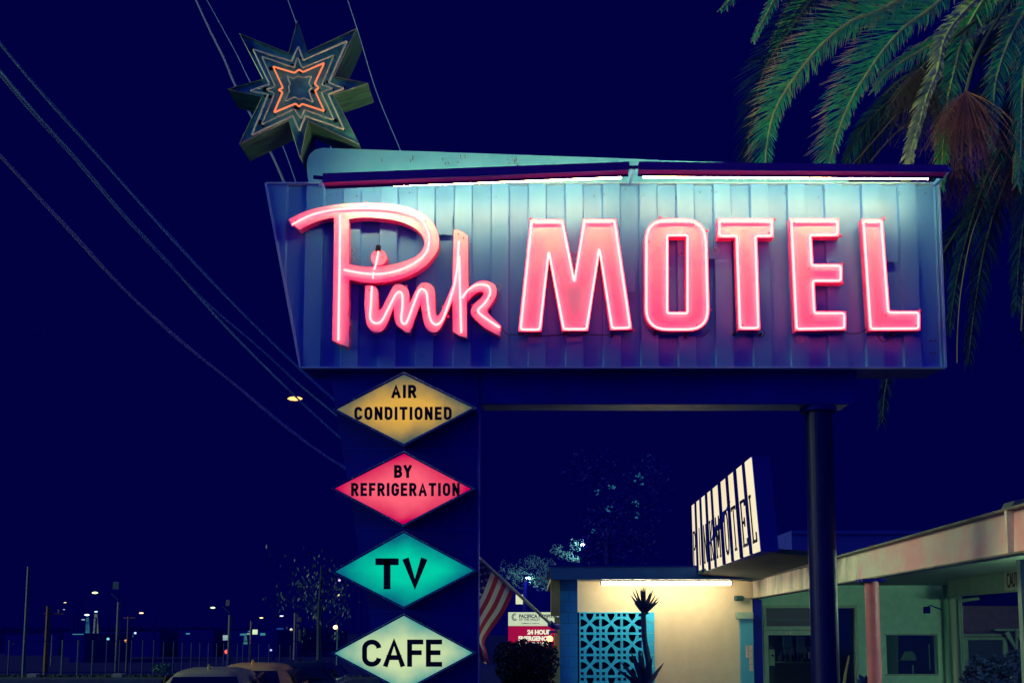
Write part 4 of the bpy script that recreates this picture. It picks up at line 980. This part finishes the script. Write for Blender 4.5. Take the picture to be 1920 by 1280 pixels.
text('EMERGENCIA', 'panel_text', htx, 11*s34, hs, P(969,1211.5,33.97), off=.012, sx=.95, align='LEFT')
g = G(); c = P(965,1156,33.96); g.tube([c+Vector((.09*math.cos(t*.35),0,.11*math.sin(t*.35))) for t in range(3,17)], .014, 5); g.tube([c+Vector((.05*math.cos(t*.4+1),0,.07*math.sin(t*.4+1))) for t in range(12)], .012, 5)
g.build('emblem', hb, hs)
for xx in (965, 1040): 
    p = P(xx,1214,34.2); G().tube([(p.x,p.y,0),p], .08, 8).build('sign_post', navy2, hs)
def leaves(g, c, r, n, s, rnd=random):
    for i in range(n):
        while True:
            v = Vector((rnd.uniform(-1,1), rnd.uniform(-1,1), rnd.uniform(-1,1)))
            if v.length < 1: break
        v = v.normalized()*(v.length**.5)
        p = Vector(c)+Vector((v.x*r[0], v.y*r[1], v.z*r[2])); a = Vector((rnd.gauss(0,1),rnd.gauss(0,1),rnd.gauss(0,1))).normalized()*s*rnd.uniform(.5,1.2); b = a.orthogonal().normalized()*s*.4
        g.quad(p-a, p+b, p+a, p-b)
hedgem = mat('dark_hedge_leaf', (.003,.010,.055), .7, 0, .1)
hg = thing('hedge', P(990,1280,20), 'dark clipped hedge in front of the hospital sign', 'hedge')
g = G(); random.seed(11)
a, b = P(940,1207,20), P(1034,1207,20)
for i in range(12):
    x_ = a.x+(b.x-a.x)*(i+.5)/12; leaves(g, (x_, 20.3, a.z-.32+random.uniform(-.05,.05)), (.2,.5,.38), 420, .05)
leaves(g, ((a.x+b.x)/2+.03, 20.5, .75), (.55,.5,.95), 4500, .07)
g.build('foliage', hedgem, hg); G().tube([((a.x+b.x)/2,20.5,0),((a.x+b.x)/2,20.5,1.2)], .08, 8).build('stem', hedgem, hg)

# dracaena in front of the office wall
dm = mat('dracaena_leaf', (.006,.014,.11), .5, 0, .3)
dr_ = thing('dracaena', (P(1215,1280,21).x, 21, 0), 'tall spiky dracaena silhouetted against the lit office wall', 'plant')
g = G(); g.tube(smooth([P(1222,1420,21), P(1219,1290,21), P(1216,1240,21), P(1209,1200,21), P(1207,1165,21), P(1207,1146,21)], 5), [.07]*6+[.062]*8+[.055]*12, 8); g.build('trunk', dm, dr_)
def blades(cx, cy, tips, Y, name, w=.030, par=None, m=dm):
    g = G(); o_ = P(cx, cy, Y)
    for i, (x, y) in enumerate(tips):
        e = P(x, y, Y+random.uniform(-.35,.35)); d = (e-o_); s_ = d.cross(Vector((0,1,0))).normalized()*w
        m1 = o_+d*.35; m2 = o_+d*.75; b0 = len(g.v)
        g.v += [o_-s_*.6, o_+s_*.6, m1-s_, m1+s_, m2-s_*.6, m2+s_*.6, e]
        g.v[b0+2].y -= .015; g.f += [(b0,b0+1,b0+3,b0+2),(b0+2,b0+3,b0+5,b0+4),(b0+4,b0+5,b0+6)]
    return g.build(name, m, par)
blades(1208,1150,[(1180,1112),(1184,1103),(1190,1099),(1201,1098),(1204,1099),(1210,1098),(1218,1110),(1226,1101),(1237,1117),(1238,1124),(1196,1136),(1200,1104),(1207,1097),(1213,1120),(1218,1148),(1186,1118),(1199,1120),(1188,1128),(1193,1110),(1221,1106),(1231,1112),(1206,1112),(1231,1128)],21,'leaf_crown',par=dr_, w=.026)
blades(1208,1290,[(1162,1238),(1155,1252),(1184,1222),(1189,1226),(1196,1216),(1199,1215),(1204,1217),(1224,1228),(1246,1240),(1216,1236),(1176,1250),(1190,1240),(1200,1230),(1212,1240),(1170,1262),(1234,1262),(1182,1218)],20.8,'leaf_crown',par=dr_, w=.045)
random.seed(5)
def bush(x0, x1, ytop, Y, label, m, n=900, s=.05, name='shrub'):
    a, b = P(x0,ytop,Y), P(x1,ytop,Y); o = thing(name, ((a.x+b.x)/2, Y, 0), label, 'shrub')
    g = G(); k = max(2, int((b.x-a.x)/.35))
    for i in range(k):
        x_ = a.x+(b.x-a.x)*(i+.5)/k; zt_ = a.z*(1-.08*random.random())-.05*abs(i-k/2); leaves(g, (x_,Y,zt_*.55), (.32,.4,zt_*.45), n//k, s)
    g.build('foliage', m, o); G().tube([((a.x+b.x)/2,Y,0),((a.x+b.x)/2,Y,a.z*.5)], .03, 6).build('stem', m, o); return o
bush(1042, 1100, 1272, 19, 'low dark shrub at the foot of the blue block pier', hedgem, 1500, .05)
bush(1815, 1960, 1212, 18.5, 'glossy dark bush in front of the shuttered window', mat('glossy_leaf', (.010,.02,.10), .25, 0, .7), 4200, .07)
blades(1622,1285,[(1610,1262),(1616,1265),(1624,1264),(1636,1263),(1642,1266),(1646,1274),(1606,1272),(1630,1268)],17.5,'succulent_leaves',w=.05,par=thing('succulent', (P(1622,1285,17.5).x,17.5,0), 'small dark succulent at the foot of the neon-tinted column', 'plant'))

# ================================================================ LIT TREE AND BUILDING BEYOND
YT = 62
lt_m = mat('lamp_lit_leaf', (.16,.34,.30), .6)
tr = thing('tree', (P(985,1180,YT).x, YT, 0), 'distant tree with lamp-lit pale foliage left of the office roof', 'tree', 'lamp-lit trees beyond the office')
random.seed(21)
g = G()
for i in range(26): 
    q = P(random.uniform(945,1030), random.uniform(1050,1098), YT+random.uniform(-1,1)); leaves(g, q, (.50,.6,.42), 46, .06)
g.build('crown', lt_m, tr); p = P(985,1090,YT); G().tube([(p.x,YT,0),p], [.25,.12], 8).build('trunk', navy2, tr)
tr2 = thing('tree', (P(1070,1180,YT).x, YT, 0), 'second distant tree with a broken diagonal of pale foliage just above the office roof', 'tree', 'lamp-lit trees beyond the office')
g = G()
for i in range(20):
    t = i/20; q = P(1040+48*t+random.uniform(-5,5), 1028+28*t+random.uniform(-6,6), YT); leaves(g, q, (.30,.4,.16), 26, .055)
for i in range(6): q = P(1085+random.uniform(-12,10), 1020+random.uniform(-8,8), YT); leaves(g, q, (.3,.3,.25), 34, .06)
g.build('crown', lt_m, tr2); p = P(1060,1060,YT); G().tube([(p.x,YT,0),p], [.25,.12], 8).build('trunk', navy2, tr2)
def pole_lamp(px_, py_, Y, col, s, label, arm=0, size=.22, group='distant street lamps', base=True, cat='street lamp', hidearm=None, fl=(1,.35)):
    p = P(px_, py_, Y); o = thing('street_lamp', (p.x+arm, Y, 0), label, cat, group)
    G().tube([(p.x+arm,Y,0),(p.x+arm,Y,p.z+.1)], [.09,.06], 8).build('lamp_post', hidearm or polem, o)
    if abs(arm) > .05: G().tube([(p.x+arm,Y,p.z+.1),(p.x+arm*.5,Y,p.z+.22),(p.x,Y,p.z+.10)], .04, 6).build('lamp_arm', hidearm or polem, o)
    g = G(); n = 10; w_, h_ = size*fl[0], size*fl[1]
    g.tube([(p.x-w_,Y,p.z),(p.x-w_*.6,Y,p.z),(p.x,Y,p.z),(p.x+w_*.6,Y,p.z),(p.x+w_,Y,p.z)], [.02,h_*.8,h_,h_*.8,.02], n)
    g.build('lamp_head', emit('lamp_%d_%d' % (px_, py_), col, s), o, smooth=True); return o
polem = mat('dim_steel_pole', (.03,.16,.20), .5, .2, .5)
pole_lamp(990, 1083, YT-1, (.62,1,.80), 1500, 'lamp shining inside the lit tree foliage left of the office', size=.09, hidearm=nightm, group='lamps beyond the office')
pole_lamp(1092, 1020, YT-.8, (.55,.95,1), 900, 'square-headed lamp shining through foliage above the office roof', size=.09, hidearm=nightm, group='lamps beyond the office', fl=(1,.8))
bd = thing('building', P(975,1180,70), 'dark building behind the hospital sign with one square lit window', 'building')
rect(G(), 900, 1100, 1050, 1190, 70, 6).build('wall', mat('far_wall_navy', (.001,.002,.32), .9, 0, .05), bd)
w_ = rect(G(), 967, 1114, 984, 1132, 69.9, .05).build('window', emit('lit_window', (.78,.80,.50), 1, c2=(.6,.7,.45), scale=1), bd)
# dark leafy tree behind the office
dt = thing('tree', (P(1130,1180,40).x, 40, 0), 'large tree almost lost in the dark behind the office roof', 'tree')
g = G()
dlm = mat('night_leaf', (.002,.006,.32), .6, 0, .2)
for i in range(40): q = P(random.uniform(1070,1240), random.uniform(860,1060), 40+random.uniform(-2,2)); leaves(g, q, (.6,.6,.5), 55, .10)
g.build('crown', dlm, dt); p = P(1140,1000,40); G().tube([(p.x,40,0),p], [.3,.1], 8).build('trunk', navy2, dt)
for i, (a_, b_, s_) in enumerate(((1194,890,.10),(1195,902,.16),(1191,944,.15),(1192,965,.12),(1145,911,.12),(1140,953,.12),(1119,923,.10),(1216,854,.05),(1111,995,.08))):  # self-glowing specks painted in for glints on the leaves
    p = P(a_, b_, 44); g = G(); 
    for k in range(5): q = p+Vector((random.uniform(-s_,s_),0,random.uniform(-s_,s_))); g.tube([q, q+Vector((random.uniform(-s_,s_),0,random.uniform(-s_,s_))*1) if False else q+Vector((s_*random.uniform(.3,1),0,s_*random.uniform(-.6,.6)))], s_*.28, 5)
    tag(g.build('leaf_glint_speck', emit('leaf_glint_glow', (.015,.13,.21), 1)), ['faint glimmer high in the dark tree, upper of a close pair','faint glimmer in the dark tree, brighter lower one of a close pair','faint glimmer in the dark tree, midway down its right side','lowest glimmer on the right side of the dark tree','faint glimmer in the middle top of the dark tree','twin-spotted glimmer in the middle of the dark tree','faint streak of light at the left edge of the dark tree','tiny lone spark high above right of the dark tree','lowest faint glimmer of the dark tree, just over the office roof'][i], 'leaf glint', 'glimmers through the dark tree')

# ================================================================ LEFT: STREET
# big overhead lamp
pole_lamp(553, 747, 55, (1,.42,.10), 3.2, 'glowing orange street lamp high between the cables and the pylon', arm=3.8, size=.40, hidearm=nightm, group='orange street lamps', fl=(1,.30))
pole_lamp(629, 1175, 60, (1,.42,.16), 9, 'small orange lamp just left of the CAFE diamond sign', arm=.15, size=.13, group='orange street lamps', fl=(1,.9))
L_ = [(178,1110.5,(.75,1,.30),3,'bright yellow-green street lamp left of the tallest pole with a square sign',.24),(163,1152,(.9,1,.8),3,'white lamp glaring on the left of two close lamps',.20),(180,1146,(.5,.9,1),2.5,'pale blue lamp beside the white glaring one',.13),
 (265,1148.5,(1,.62,.32),2.5,'small orange lamp right of the tallest pole with a square sign',.18),(399,1138.5,(.7,1,.55),2.2,'flat pale green lamp left of the pole with a small lit sign',.20),(490,1157.5,(1,.72,.28),2.4,'round amber lamp right of the small utility pole',.15),
 (528,1154,(.75,.75,.80),1.8,'flat white lamp left of the leafy tree',.16),(122,1129,(1,.8,.35),1.6,'tiny amber lamp above the brown utility pole crossarm',.10),(156,1161,(.5,.7,.7),.8,'dim lamp on a short pole left of the two close lamps',.14),
 (120,1142,(.6,.6,1),1.2,'tiny bluish lamp right of the brown utility pole',.07)]
for (a,b,c,s,lab,sz) in L_: pole_lamp(a, b, 70, c, s, lab, arm=random.choice((-.9,.9)), size=sz*.8, hidearm=nightm)
# plain poles along the street
def simple_pole(px_, ytop, ybase, r, m, name, label, cat, group=None, Y=None):
    Y = Y or 2.1*1900/(ybase-1180); t = P(px_, ytop, Y); o = thing(name, (t.x, Y, 0), label, cat, group)
    G().tube([(t.x,Y,0),t], [r*1.25,r], 8).build('pole_shaft', m, o); return o, t, Y
o, t, Y = simple_pole(54, 1062, 1270, .07, mat('pole_teal_dim', (.01,.09,.17), .5), 'tall_pole', 'thin tall dark teal pole at the far left', 'pole')
o, t, Y = simple_pole(91, 1136, 1262, .10, mat('pole_brown', (.30,.17,.07), .8, c2=(.16,.10,.06), scale=6), 'utility_pole', 'brown wooden utility pole with a short crossarm on the far left', 'utility pole')
G().beam((t.x-.2,Y,t.z-.35),(t.x+.75,Y,t.z-.35),.06,.06).build('crossarm', mat('crossarm_brown', (.20,.10,.08), .8), o); G().tube([(t.x+.5,Y,t.z-.32),(t.x+.5,Y,t.z-.15)], .04, 6).build('insulator', mat('pale_insulator', (.4,.35,.25), .5), o)
def sign_pole(px_, ytop, ybase, sx0, sy0, sx1, sy1, label, m, sm_):
    o, t, Y = simple_pole(px_, ytop, ybase, .075, m, 'traffic_pole', label, 'traffic pole', 'poles with square signs')
    rect(G(), sx0, sy0, sx1, sy1, Y-.05, .04).build('sign_plate', sm_, o)
    G().tube([P(px_,ytop-20,Y), t], .05, 6).build('pole_extension', nightm, o)
    q = P(px_-14, ytop-16, Y); G().tube([P(px_,ytop-3,Y), q], .03, 6).build('brace_arm', mat('brace_teal', (.015,.08,.2), .5), o); return o
psm = mat('grey_steel_pole', (.16,.22,.20), .5, c2=(.05,.12,.20), scale=1)
sign_pole(223, 1128, 1268, 212, 1090, 222, 1104, 'tallest grey pole on the left street with a square pale sign', psm, mat('pale_sign_plate', (.24,.34,.24), .6, c2=(.10,.26,.20), scale=3))
sign_pole(431.5, 1152, 1268, 423.5, 1124, 430, 1135, 'grey pole above the cars with a small pale yellow sign', psm, mat('yellow_sign_plate', (.42,.40,.20), .6))
o, t, Y = simple_pole(241, 1155, 1250, .05, mat('pole_rust', (.10,.10,.14), .7), 'utility_pole', 'small utility pole with a rusty crossarm right of the tallest pole', 'utility pole', Y=50)
G().beam(P(232,1158,50), P(254,1157,50), .07,.07).build('crossarm', mat('rusty_arm', (.35,.16,.12), .8), o)
o, t, Y = simple_pole(471.5, 1163, 1250, .06, mat('pole_tan', (.28,.22,.22), .7), 'utility_pole', 'small tan utility pole beside the bright far shopfront', 'utility pole', Y=50)
o, t, Y = simple_pole(554, 1148, 1250, .06, mat('pole_tan', (0,0,0)), 'utility_pole', 'thin pole at the left edge of the leafy tree', 'utility pole', Y=46)
o, t, Y = simple_pole(98, 1190, 1240, .035, psm, 'short_pole', 'short thin pole right of the brown utility pole', 'pole', Y=60)
# chain-link fence: posts, rails
fc = thing('street_fence', (-20, 43.6, 0), 'long chain-link fence with thin posts along the far side of the street', 'fence')
pm1 = mat('fence_post_teal', (.02,.16,.20), .6); pm2 = mat('fence_post_dim', (.010,.05,.22), .6)
for xx in (-40,-12,18,118,147.5,175,201,225.5,247.5,268.5,289,307.5,326,342.5,359.5,375.5,391.5,407,420,446,456,468,486,505,525,545):
    yt = 1199 if xx < 300 else 1203+(xx-300)*.02; p = P(xx, yt, 45)
    G().tube([(p.x,45,.1),p], .045 if 100 < xx < 190 else .035, 6).build('fence_post', pm1 if 100 < xx < 190 else pm2, fc)
for z_ in (.25, P(100,1201,45).z): G().tube([(P(-60,1180,45).x,45.03,z_),(P(560,1180,45).x,45.03,z_)], .02, 5).build('fence_rail', nightm, fc)
# low far buildings with lit fronts
def far_building(x0, x1, ytop, Y, label, wins, wm):
    o = thing('far_building', (P((x0+x1)/2,1180,Y).x, Y, 0), label, 'building', 'low buildings far down the street')
    a, b = P(x0,ytop,Y), P(x1,ytop,Y); G().box((a.x,Y,0),(b.x,Y+8,a.z)).build('wall', mat('far_wall_navy', (0,0,0)), o)
    for (u0,v0,u1,v1,m_) in wins: rect(G(), u0, v0, u1, v1, Y-.1, .05).build('window', m_, o)
    return o
ea = emit('window_teal', (.05,.28,.30), 1, c2=(.02,.12,.20), scale=1.2); eb = emit('window_pale', (.35,.50,.38), 1, c2=(.10,.25,.28), scale=1.5); ec = emit('shopfront_bright', (.85,1,.55), 1.1, c2=(.35,.6,.4), scale=1)
far_building(120, 300, 1184, 80, 'low dark building with a strip of pale lit windows', [(188,1189,199,1193.4,eb),(200.5,1189,207,1193,eb),(218,1189,223,1193.5,eb),(226,1189,235,1194,ea),(236.5,1189,249,1194,ea)], None)
far_building(430, 520, 1181, 80, 'low dark building with a bright glowing shopfront', [(450,1187,462,1190.5,ea),(463,1186,472,1189,eb),(473.5,1179.5,482.5,1188.5,ec),(488,1186,497,1190.5,ea),(465,1182,473,1184,ea)], None)
far_building(335, 400, 1180, 80, 'low dark building with one faint teal window', [(348.5,1186,355.5,1188.5,ea)], None)
far_building(10, 110, 1189, 84, 'low dark building at the far left edge of the street', [(23,1204,27,1208,mat('far_dim_panel', (.01,.03,.3), .8))], None)
far_building(132, 158, 1187, 66, 'small flat-roofed kiosk under the short lamp', [(136,1187.5,156,1189,ea)], None)
far_building(500, 560, 1176, 90, 'low dark building with a faint blue sign', [(519,1176.5,531,1179.5,emit('blue_sign_glow', (.01,.05,.25), 1))], None)
g = G(); random.seed(77); xa_, xb_ = P(-80,1180,92).x, P(640,1180,92).x; n_ = 140; hs_ = [P(0,random.uniform(1174,1184),92).z for _ in range(n_+1)]
for i in range(n_):
    x0_, x1_ = xa_+(xb_-xa_)*i/n_, xa_+(xb_-xa_)*(i+1)/n_
    g.hexa([(x0_,92,0),(x1_,92,0),(x1_,95,0),(x0_,95,0),(x0_,92,hs_[i]),(x1_,92,hs_[i+1]),(x1_,95,hs_[i+1]),(x0_,95,hs_[i])])
for i in range(3000):
    q = Vector((random.uniform(xa_,xb_), 91.8, random.uniform(.5,2.3))); a = Vector((random.uniform(-.3,.3),-.1,random.uniform(-.2,.2))); g.quad(q-a, q+Vector((.1,0,.12)), q+a, q-Vector((.1,0,.12)))
tag(g.build('distant_treeline', mat('treeline_leaf', (.001,.004,.30), .9, 0, 0)), kind='stuff')
# glowing sheets painted in for streaks of lamplight
for (a,b,c_,d,m_,lab) in ((160,1152,166,1186,emit('streak_teal', (.03,.18,.22), 1, c2=(.005,.02,.1), scale=2),'narrow teal glowing sheet standing in for lamplight below the white glaring lamp'),(173,1150,184,1203,emit('streak_olive', (.11,.15,.08), 1, c2=(.01,.03,.08), scale=3),'narrow olive glowing sheet standing in for lamplight below the pale blue lamp'),(456,1189,463,1207,emit('streak_pale', (.06,.22,.2), 1, c2=(.01,.06,.12), scale=2),'narrow pale glowing sheet standing in for lamplight left of the bright shopfront')):
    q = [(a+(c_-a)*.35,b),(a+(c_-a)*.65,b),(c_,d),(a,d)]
    o = G().prism([q], P, 72, 72.2).build('light_streak_sheet', m_); tag(o, lab, 'light streak', 'glowing sheets for lamplight down the street')
ss = thing('shop_sign', P(421.5,1199,60), 'small glowing white shop sign left of the pole above the cars', 'sign'); rect(G(), 418, 1190, 425, 1199.5, 60, .2).build('sign_panel', emit('small_sign', (.45,.65,.55), 1, c2=(.1,.2,.3), scale=4), ss)
ts = thing('traffic_light', P(424.5,1240,50), 'small red traffic light left of the pole above the cars', 'traffic light'); p = P(424.5,1221,50); G().box(p+Vector((-.12,.02,-.35)), p+Vector((.12,.2,.2))).build('signal_housing', navy2, ts); G().tube([p, p+Vector((0,.05,0))], .10, 10).build('red_lens', emit('red_lens', (1,.12,.12), 1.4), ts); G().tube([(p.x,p.y+.1,0),(p.x,p.y+.1,p.z-.3)], .05, 8).build('signal_pole', navy, ts)
for (a,b,c_,s_,lab) in ((235,1200.5,(1,.4,.1),.06,'tiny orange point of light under the tallest pole'),(253,1186,(.6,.8,1),.05,'tiny white point of light right of the window strip'),(507.5,1218,(.5,.5,1),.05,'tiny violet point of light above the dark car'),(545.5,1179.5,(.9,.8,.5),.06,'tiny cream point of light left of the leafy tree'),(202,1197,(.2,.6,.7),.06,'tiny teal point of light below the window strip'),(636,1087,(.8,.6,.8),.06,'tiny mauve point of light just below the TV diamond'),(635.5,1115,(1,.8,.4),.05,'tiny amber point of light in the leafy tree')):
    p = P(a,b,66); o = thing('bulkhead_lamp', p, lab, 'lamp', 'tiny far lights'); G().tube([p, p+Vector((0,.1,0))], s_*1.3, 8).build('lamp_lens', emit('pt_%d' % a, c_, 1.3), o); G().box(p+Vector((-s_*1.5,.11,-s_*1.5)), p+Vector((s_*1.5,.3,s_*1.5))).build('housing', navy2, o)
# signals and bright poles near the tree
o = thing('traffic_light', P(560,1250,52), 'amber-lit traffic signal heads on a pole at the left of the leafy tree', 'traffic light')
for (a,b,c_,d) in ((557.5,1156,564,1165),(556,1170,560,1176),(559,1179,563,1200)): rect(G(), a, b, c_, d, 52, .2).build('signal_head', mat('amber_signal_case', (.36,.36,.14), .6, c2=(.05,.12,.12), scale=6), o)
p = P(558,1150,52.2); G().tube([(p.x,52.2,0),p], .05, 8).build('signal_pole', navy, o)
# leafy tree left of pylon
random.seed(31)
lm = mat('street_tree_leaf', (.03,.15,.17), .5, 0, .4, c2=(.008,.05,.14), scale=2)
t1 = thing('tree', (P(598,1180,26).x, 26, 0), 'loose slender tree behind the left tips of the diamond signs', 'tree')
g = G(); cl = []
for i in range(46):
    x_ = random.gauss(600, 32); y_ = random.triangular(1030, 1190, 1110); cl.append((x_, y_))
    q = P(x_, y_, 26+random.uniform(-.8,.8)); 
    for k in range(8):
        v = q+Vector((random.gauss(0,.16), random.gauss(0,.3), random.gauss(0,.24))); s_ = random.uniform(.03,.07); w_ = s_*.4; a = random.uniform(-.5,.5)
        dz = Vector((math.sin(a)*s_, 0, -math.cos(a)*s_)); dx = Vector((w_*math.cos(a), random.uniform(-.02,.02), w_*math.sin(a))); g.quad(v-dz, v+dx, v+dz, v-dx)
g.build('crown', lm, t1)
b0 = P(598,1290,26); g = G(); g.tube([(b0.x,26,0), P(598,1250,26), P(598,1150,26), P(603,1060,26)], [.09,.07,.05,.02], 8)
for i in range(16):
    x_, y_ = random.choice(cl); s_ = P(598, min(1200, y_+35), 26); g.tube([s_, P(x_, y_, 26)], [.02,.006], 5)
g.build('trunk', mat('street_tree_bark', (.03,.06,.12), .9), t1)
sh = thing('shrub', (P(600,1270,24).x,24,0), 'small twinkling shrub beneath the slender tree', 'shrub'); g = G(); leaves(g, P(604,1275,24), (.55,.4,.35), 260, .05); g.build('foliage', mat('shrub_glint', (.08,.22,.32), .3), sh)
s2 = thing('shrub', (P(302,1262,43).x,43,0), 'pale green shrub at the kerb left of the cars', 'shrub'); g = G(); leaves(g, P(304,1252,42.5), (.42,.4,.22), 320, .07); g.build('foliage', mat('kerb_shrub_leaf', (.06,.24,.20), .7), s2)
for (a,b) in ((60,1267.5),(220,1266.5)):
    p = P(a,b,44); o = thing('kerb_box', (p.x,44,0), 'pale concrete footing at the base of the %s' % ('tallest grey pole' if a > 100 else 'thin tall pole'), 'footing'); G().box((p.x-.18,43.9,.0),(p.x+.22,44.3,.22)).build('footing_block', mat('pale_footing', (.45,.48,.34), .8), o)

# ================================================================ CARS
def car(name, px_c, Y, ang, paint, label, zr=1.46, wid=1.82, length=4.4):
    c = P(px_c, 1280, Y); o = thing(name, (0,0,0), label, 'car', 'cars parked left of the pylon')
    # stations along y: rear 0 -> front; body lower
    def ring(y, zb_, zs_, hw, r=.1): return [(-hw+r,y,zb_),(hw-r,y,zb_),(hw,y,zb_+r),(hw,y,zs_-r),(hw-r*.8,y,zs_),(-hw+r*.8,y,zs_),(-hw,y,zs_-r),(-hw,y,zb_+r)]
    def loft(sts, nm, m, par=o, sm_=True):
        g = G(); n = len(sts[0]); b = len(g.v)
        for s_ in sts: g.v += [Vector(v) for v in s_]
        for i in range(len(sts)-1):
            for j in range(n): g.f.append((i*n+j, i*n+(j+1) % n, (i+1)*n+(j+1) % n, (i+1)*n+j))
        g.f.append(tuple(range(n))); g.f.append(tuple((len(sts)-1)*n+j for j in range(n)))
        ob = g.build(nm, m, par)
        if sm_:
            bv = ob.modifiers.new('b','BEVEL'); bv.width = .03; bv.segments = 2
        return ob
    h = wid/2
    loft([ring(0,.45,.92,h-.14), ring(.15,.32,1.0,h-.02), ring(.8,.28,1.0,h), ring(3.2,.28,.96,h), ring(4.1,.3,.84,h-.06), ring(length,.4,.7,h-.2)], 'body', paint)
    # cabin: arched roof profile
    def cab(y, z, hw0, hw1):
        rows = []
        for t in [(-1,0),(-.97,.55),(-.86,.90),(-.55,.985),(0,1),(.55,.985),(.86,.90),(.97,.55),(1,0)]:
            hw = hw0+(hw1-hw0)*t[1]; rows.append((t[0]*hw if t[1] < .85 else t[0]*hw1*1.02, y, .97+(z-.97)*t[1]))
        return rows
    cb = loft([cab(.16,1.0,h-.08,h-.25), cab(.42,zr-.08,h-.06,h-.34), cab(.62,zr-.02,h-.06,h-.34), cab(1.3,zr,h-.06,h-.32), cab(2.2,zr-.03,h-.06,h-.33), cab(2.8,zr-.16,h-.06,h-.27), cab(3.5,1.0,h-.08,h-.2)], 'cabin_roof', paint)
    for p_ in cb.data.polygons: p_.use_smooth = True
    # glass: rear window and side windows slightly proud
    gm = mat('car_glass', (.004,.008,.05), .06, 0, .9)
    z0 = 1.04
    G().quad((-h+.30,.125,z0),(h-.30,.125,z0),(h-.40,.345,zr-.13),(-h+.40,.345,zr-.13)).build('rear_window', gm, o)
    for sg in (-1,1):
        for (ya,yb,yc_,yd) in ((.75,1.45,1.45,.85),(1.52,2.35,2.35,1.52),(2.42,3.1,2.75,2.42)):
            zt_ = zr-.13 if ya < 2.4 else zr-.2
            G().quad((sg*(h-.045),ya,z0),(sg*(h-.045),yb,z0),(sg*(h-.17),yc_,zt_),(sg*(h-.17),yd,zt_)).build('side_window', gm, o)
        G().box((min(sg*(h-.02),sg*(h-.3)),-.012 if False else .02,.72),(max(sg*(h-.02),sg*(h-.3)),.13,.90)).build('tail_light', mat('tail_light_red', (.25,.01,.03), .3), o)
        for yw in (.85,3.45):
            wg = G(); wg.tube([(sg*(h-.20),yw,.33),(sg*(h+.005),yw,.33)], .33, 24); w_ = wg.build('wheel', rubber, o)
            G().tube([(sg*(h+.006),yw,.33),(sg*(h+.02),yw,.33)], .2, 16).build('rim', mat('alloy_rim', (.3,.35,.4), .3, .6), w_)
    G().tube([(0,.78,zr-.02),(0,.70,zr+.05),(0,.65,zr+.065)], [.04,.02,.01], 8).build('roof_antenna', paint if zr > 1.4 else rubber, o)
    G().box((-h+.2,-.02,.42),(h-.2,.06,.6)).build('bumper', paint, o)
    o.rotation_euler = (0,0,ang); o.location = (c.x, Y, 0); return o
tan = mat('champagne_car_paint', (.50,.47,.30), .45, .1, .5, coat=.5); org = mat('orange_sheen_paint', (.98,.55,.20), .45, 0, .5, coat=.5); drk = mat('dark_car_paint', (.006,.03,.10), .3, .1, .5, coat=.6)  # second car's orange paint stands in for street-lamp sheen
car('parked_car', 378, 16.6, math.radians(9), tan, 'champagne car parked nearest, at the bottom left')
car('parked_car', 462, 19.0, math.radians(7), org, 'car with a warm orange lamp sheen put into its paint, second from the left', zr=1.46)
car('parked_car', 552, 22.2, math.radians(5), drk, 'dark car farthest along, beneath the slender tree', zr=1.42, wid=1.85)
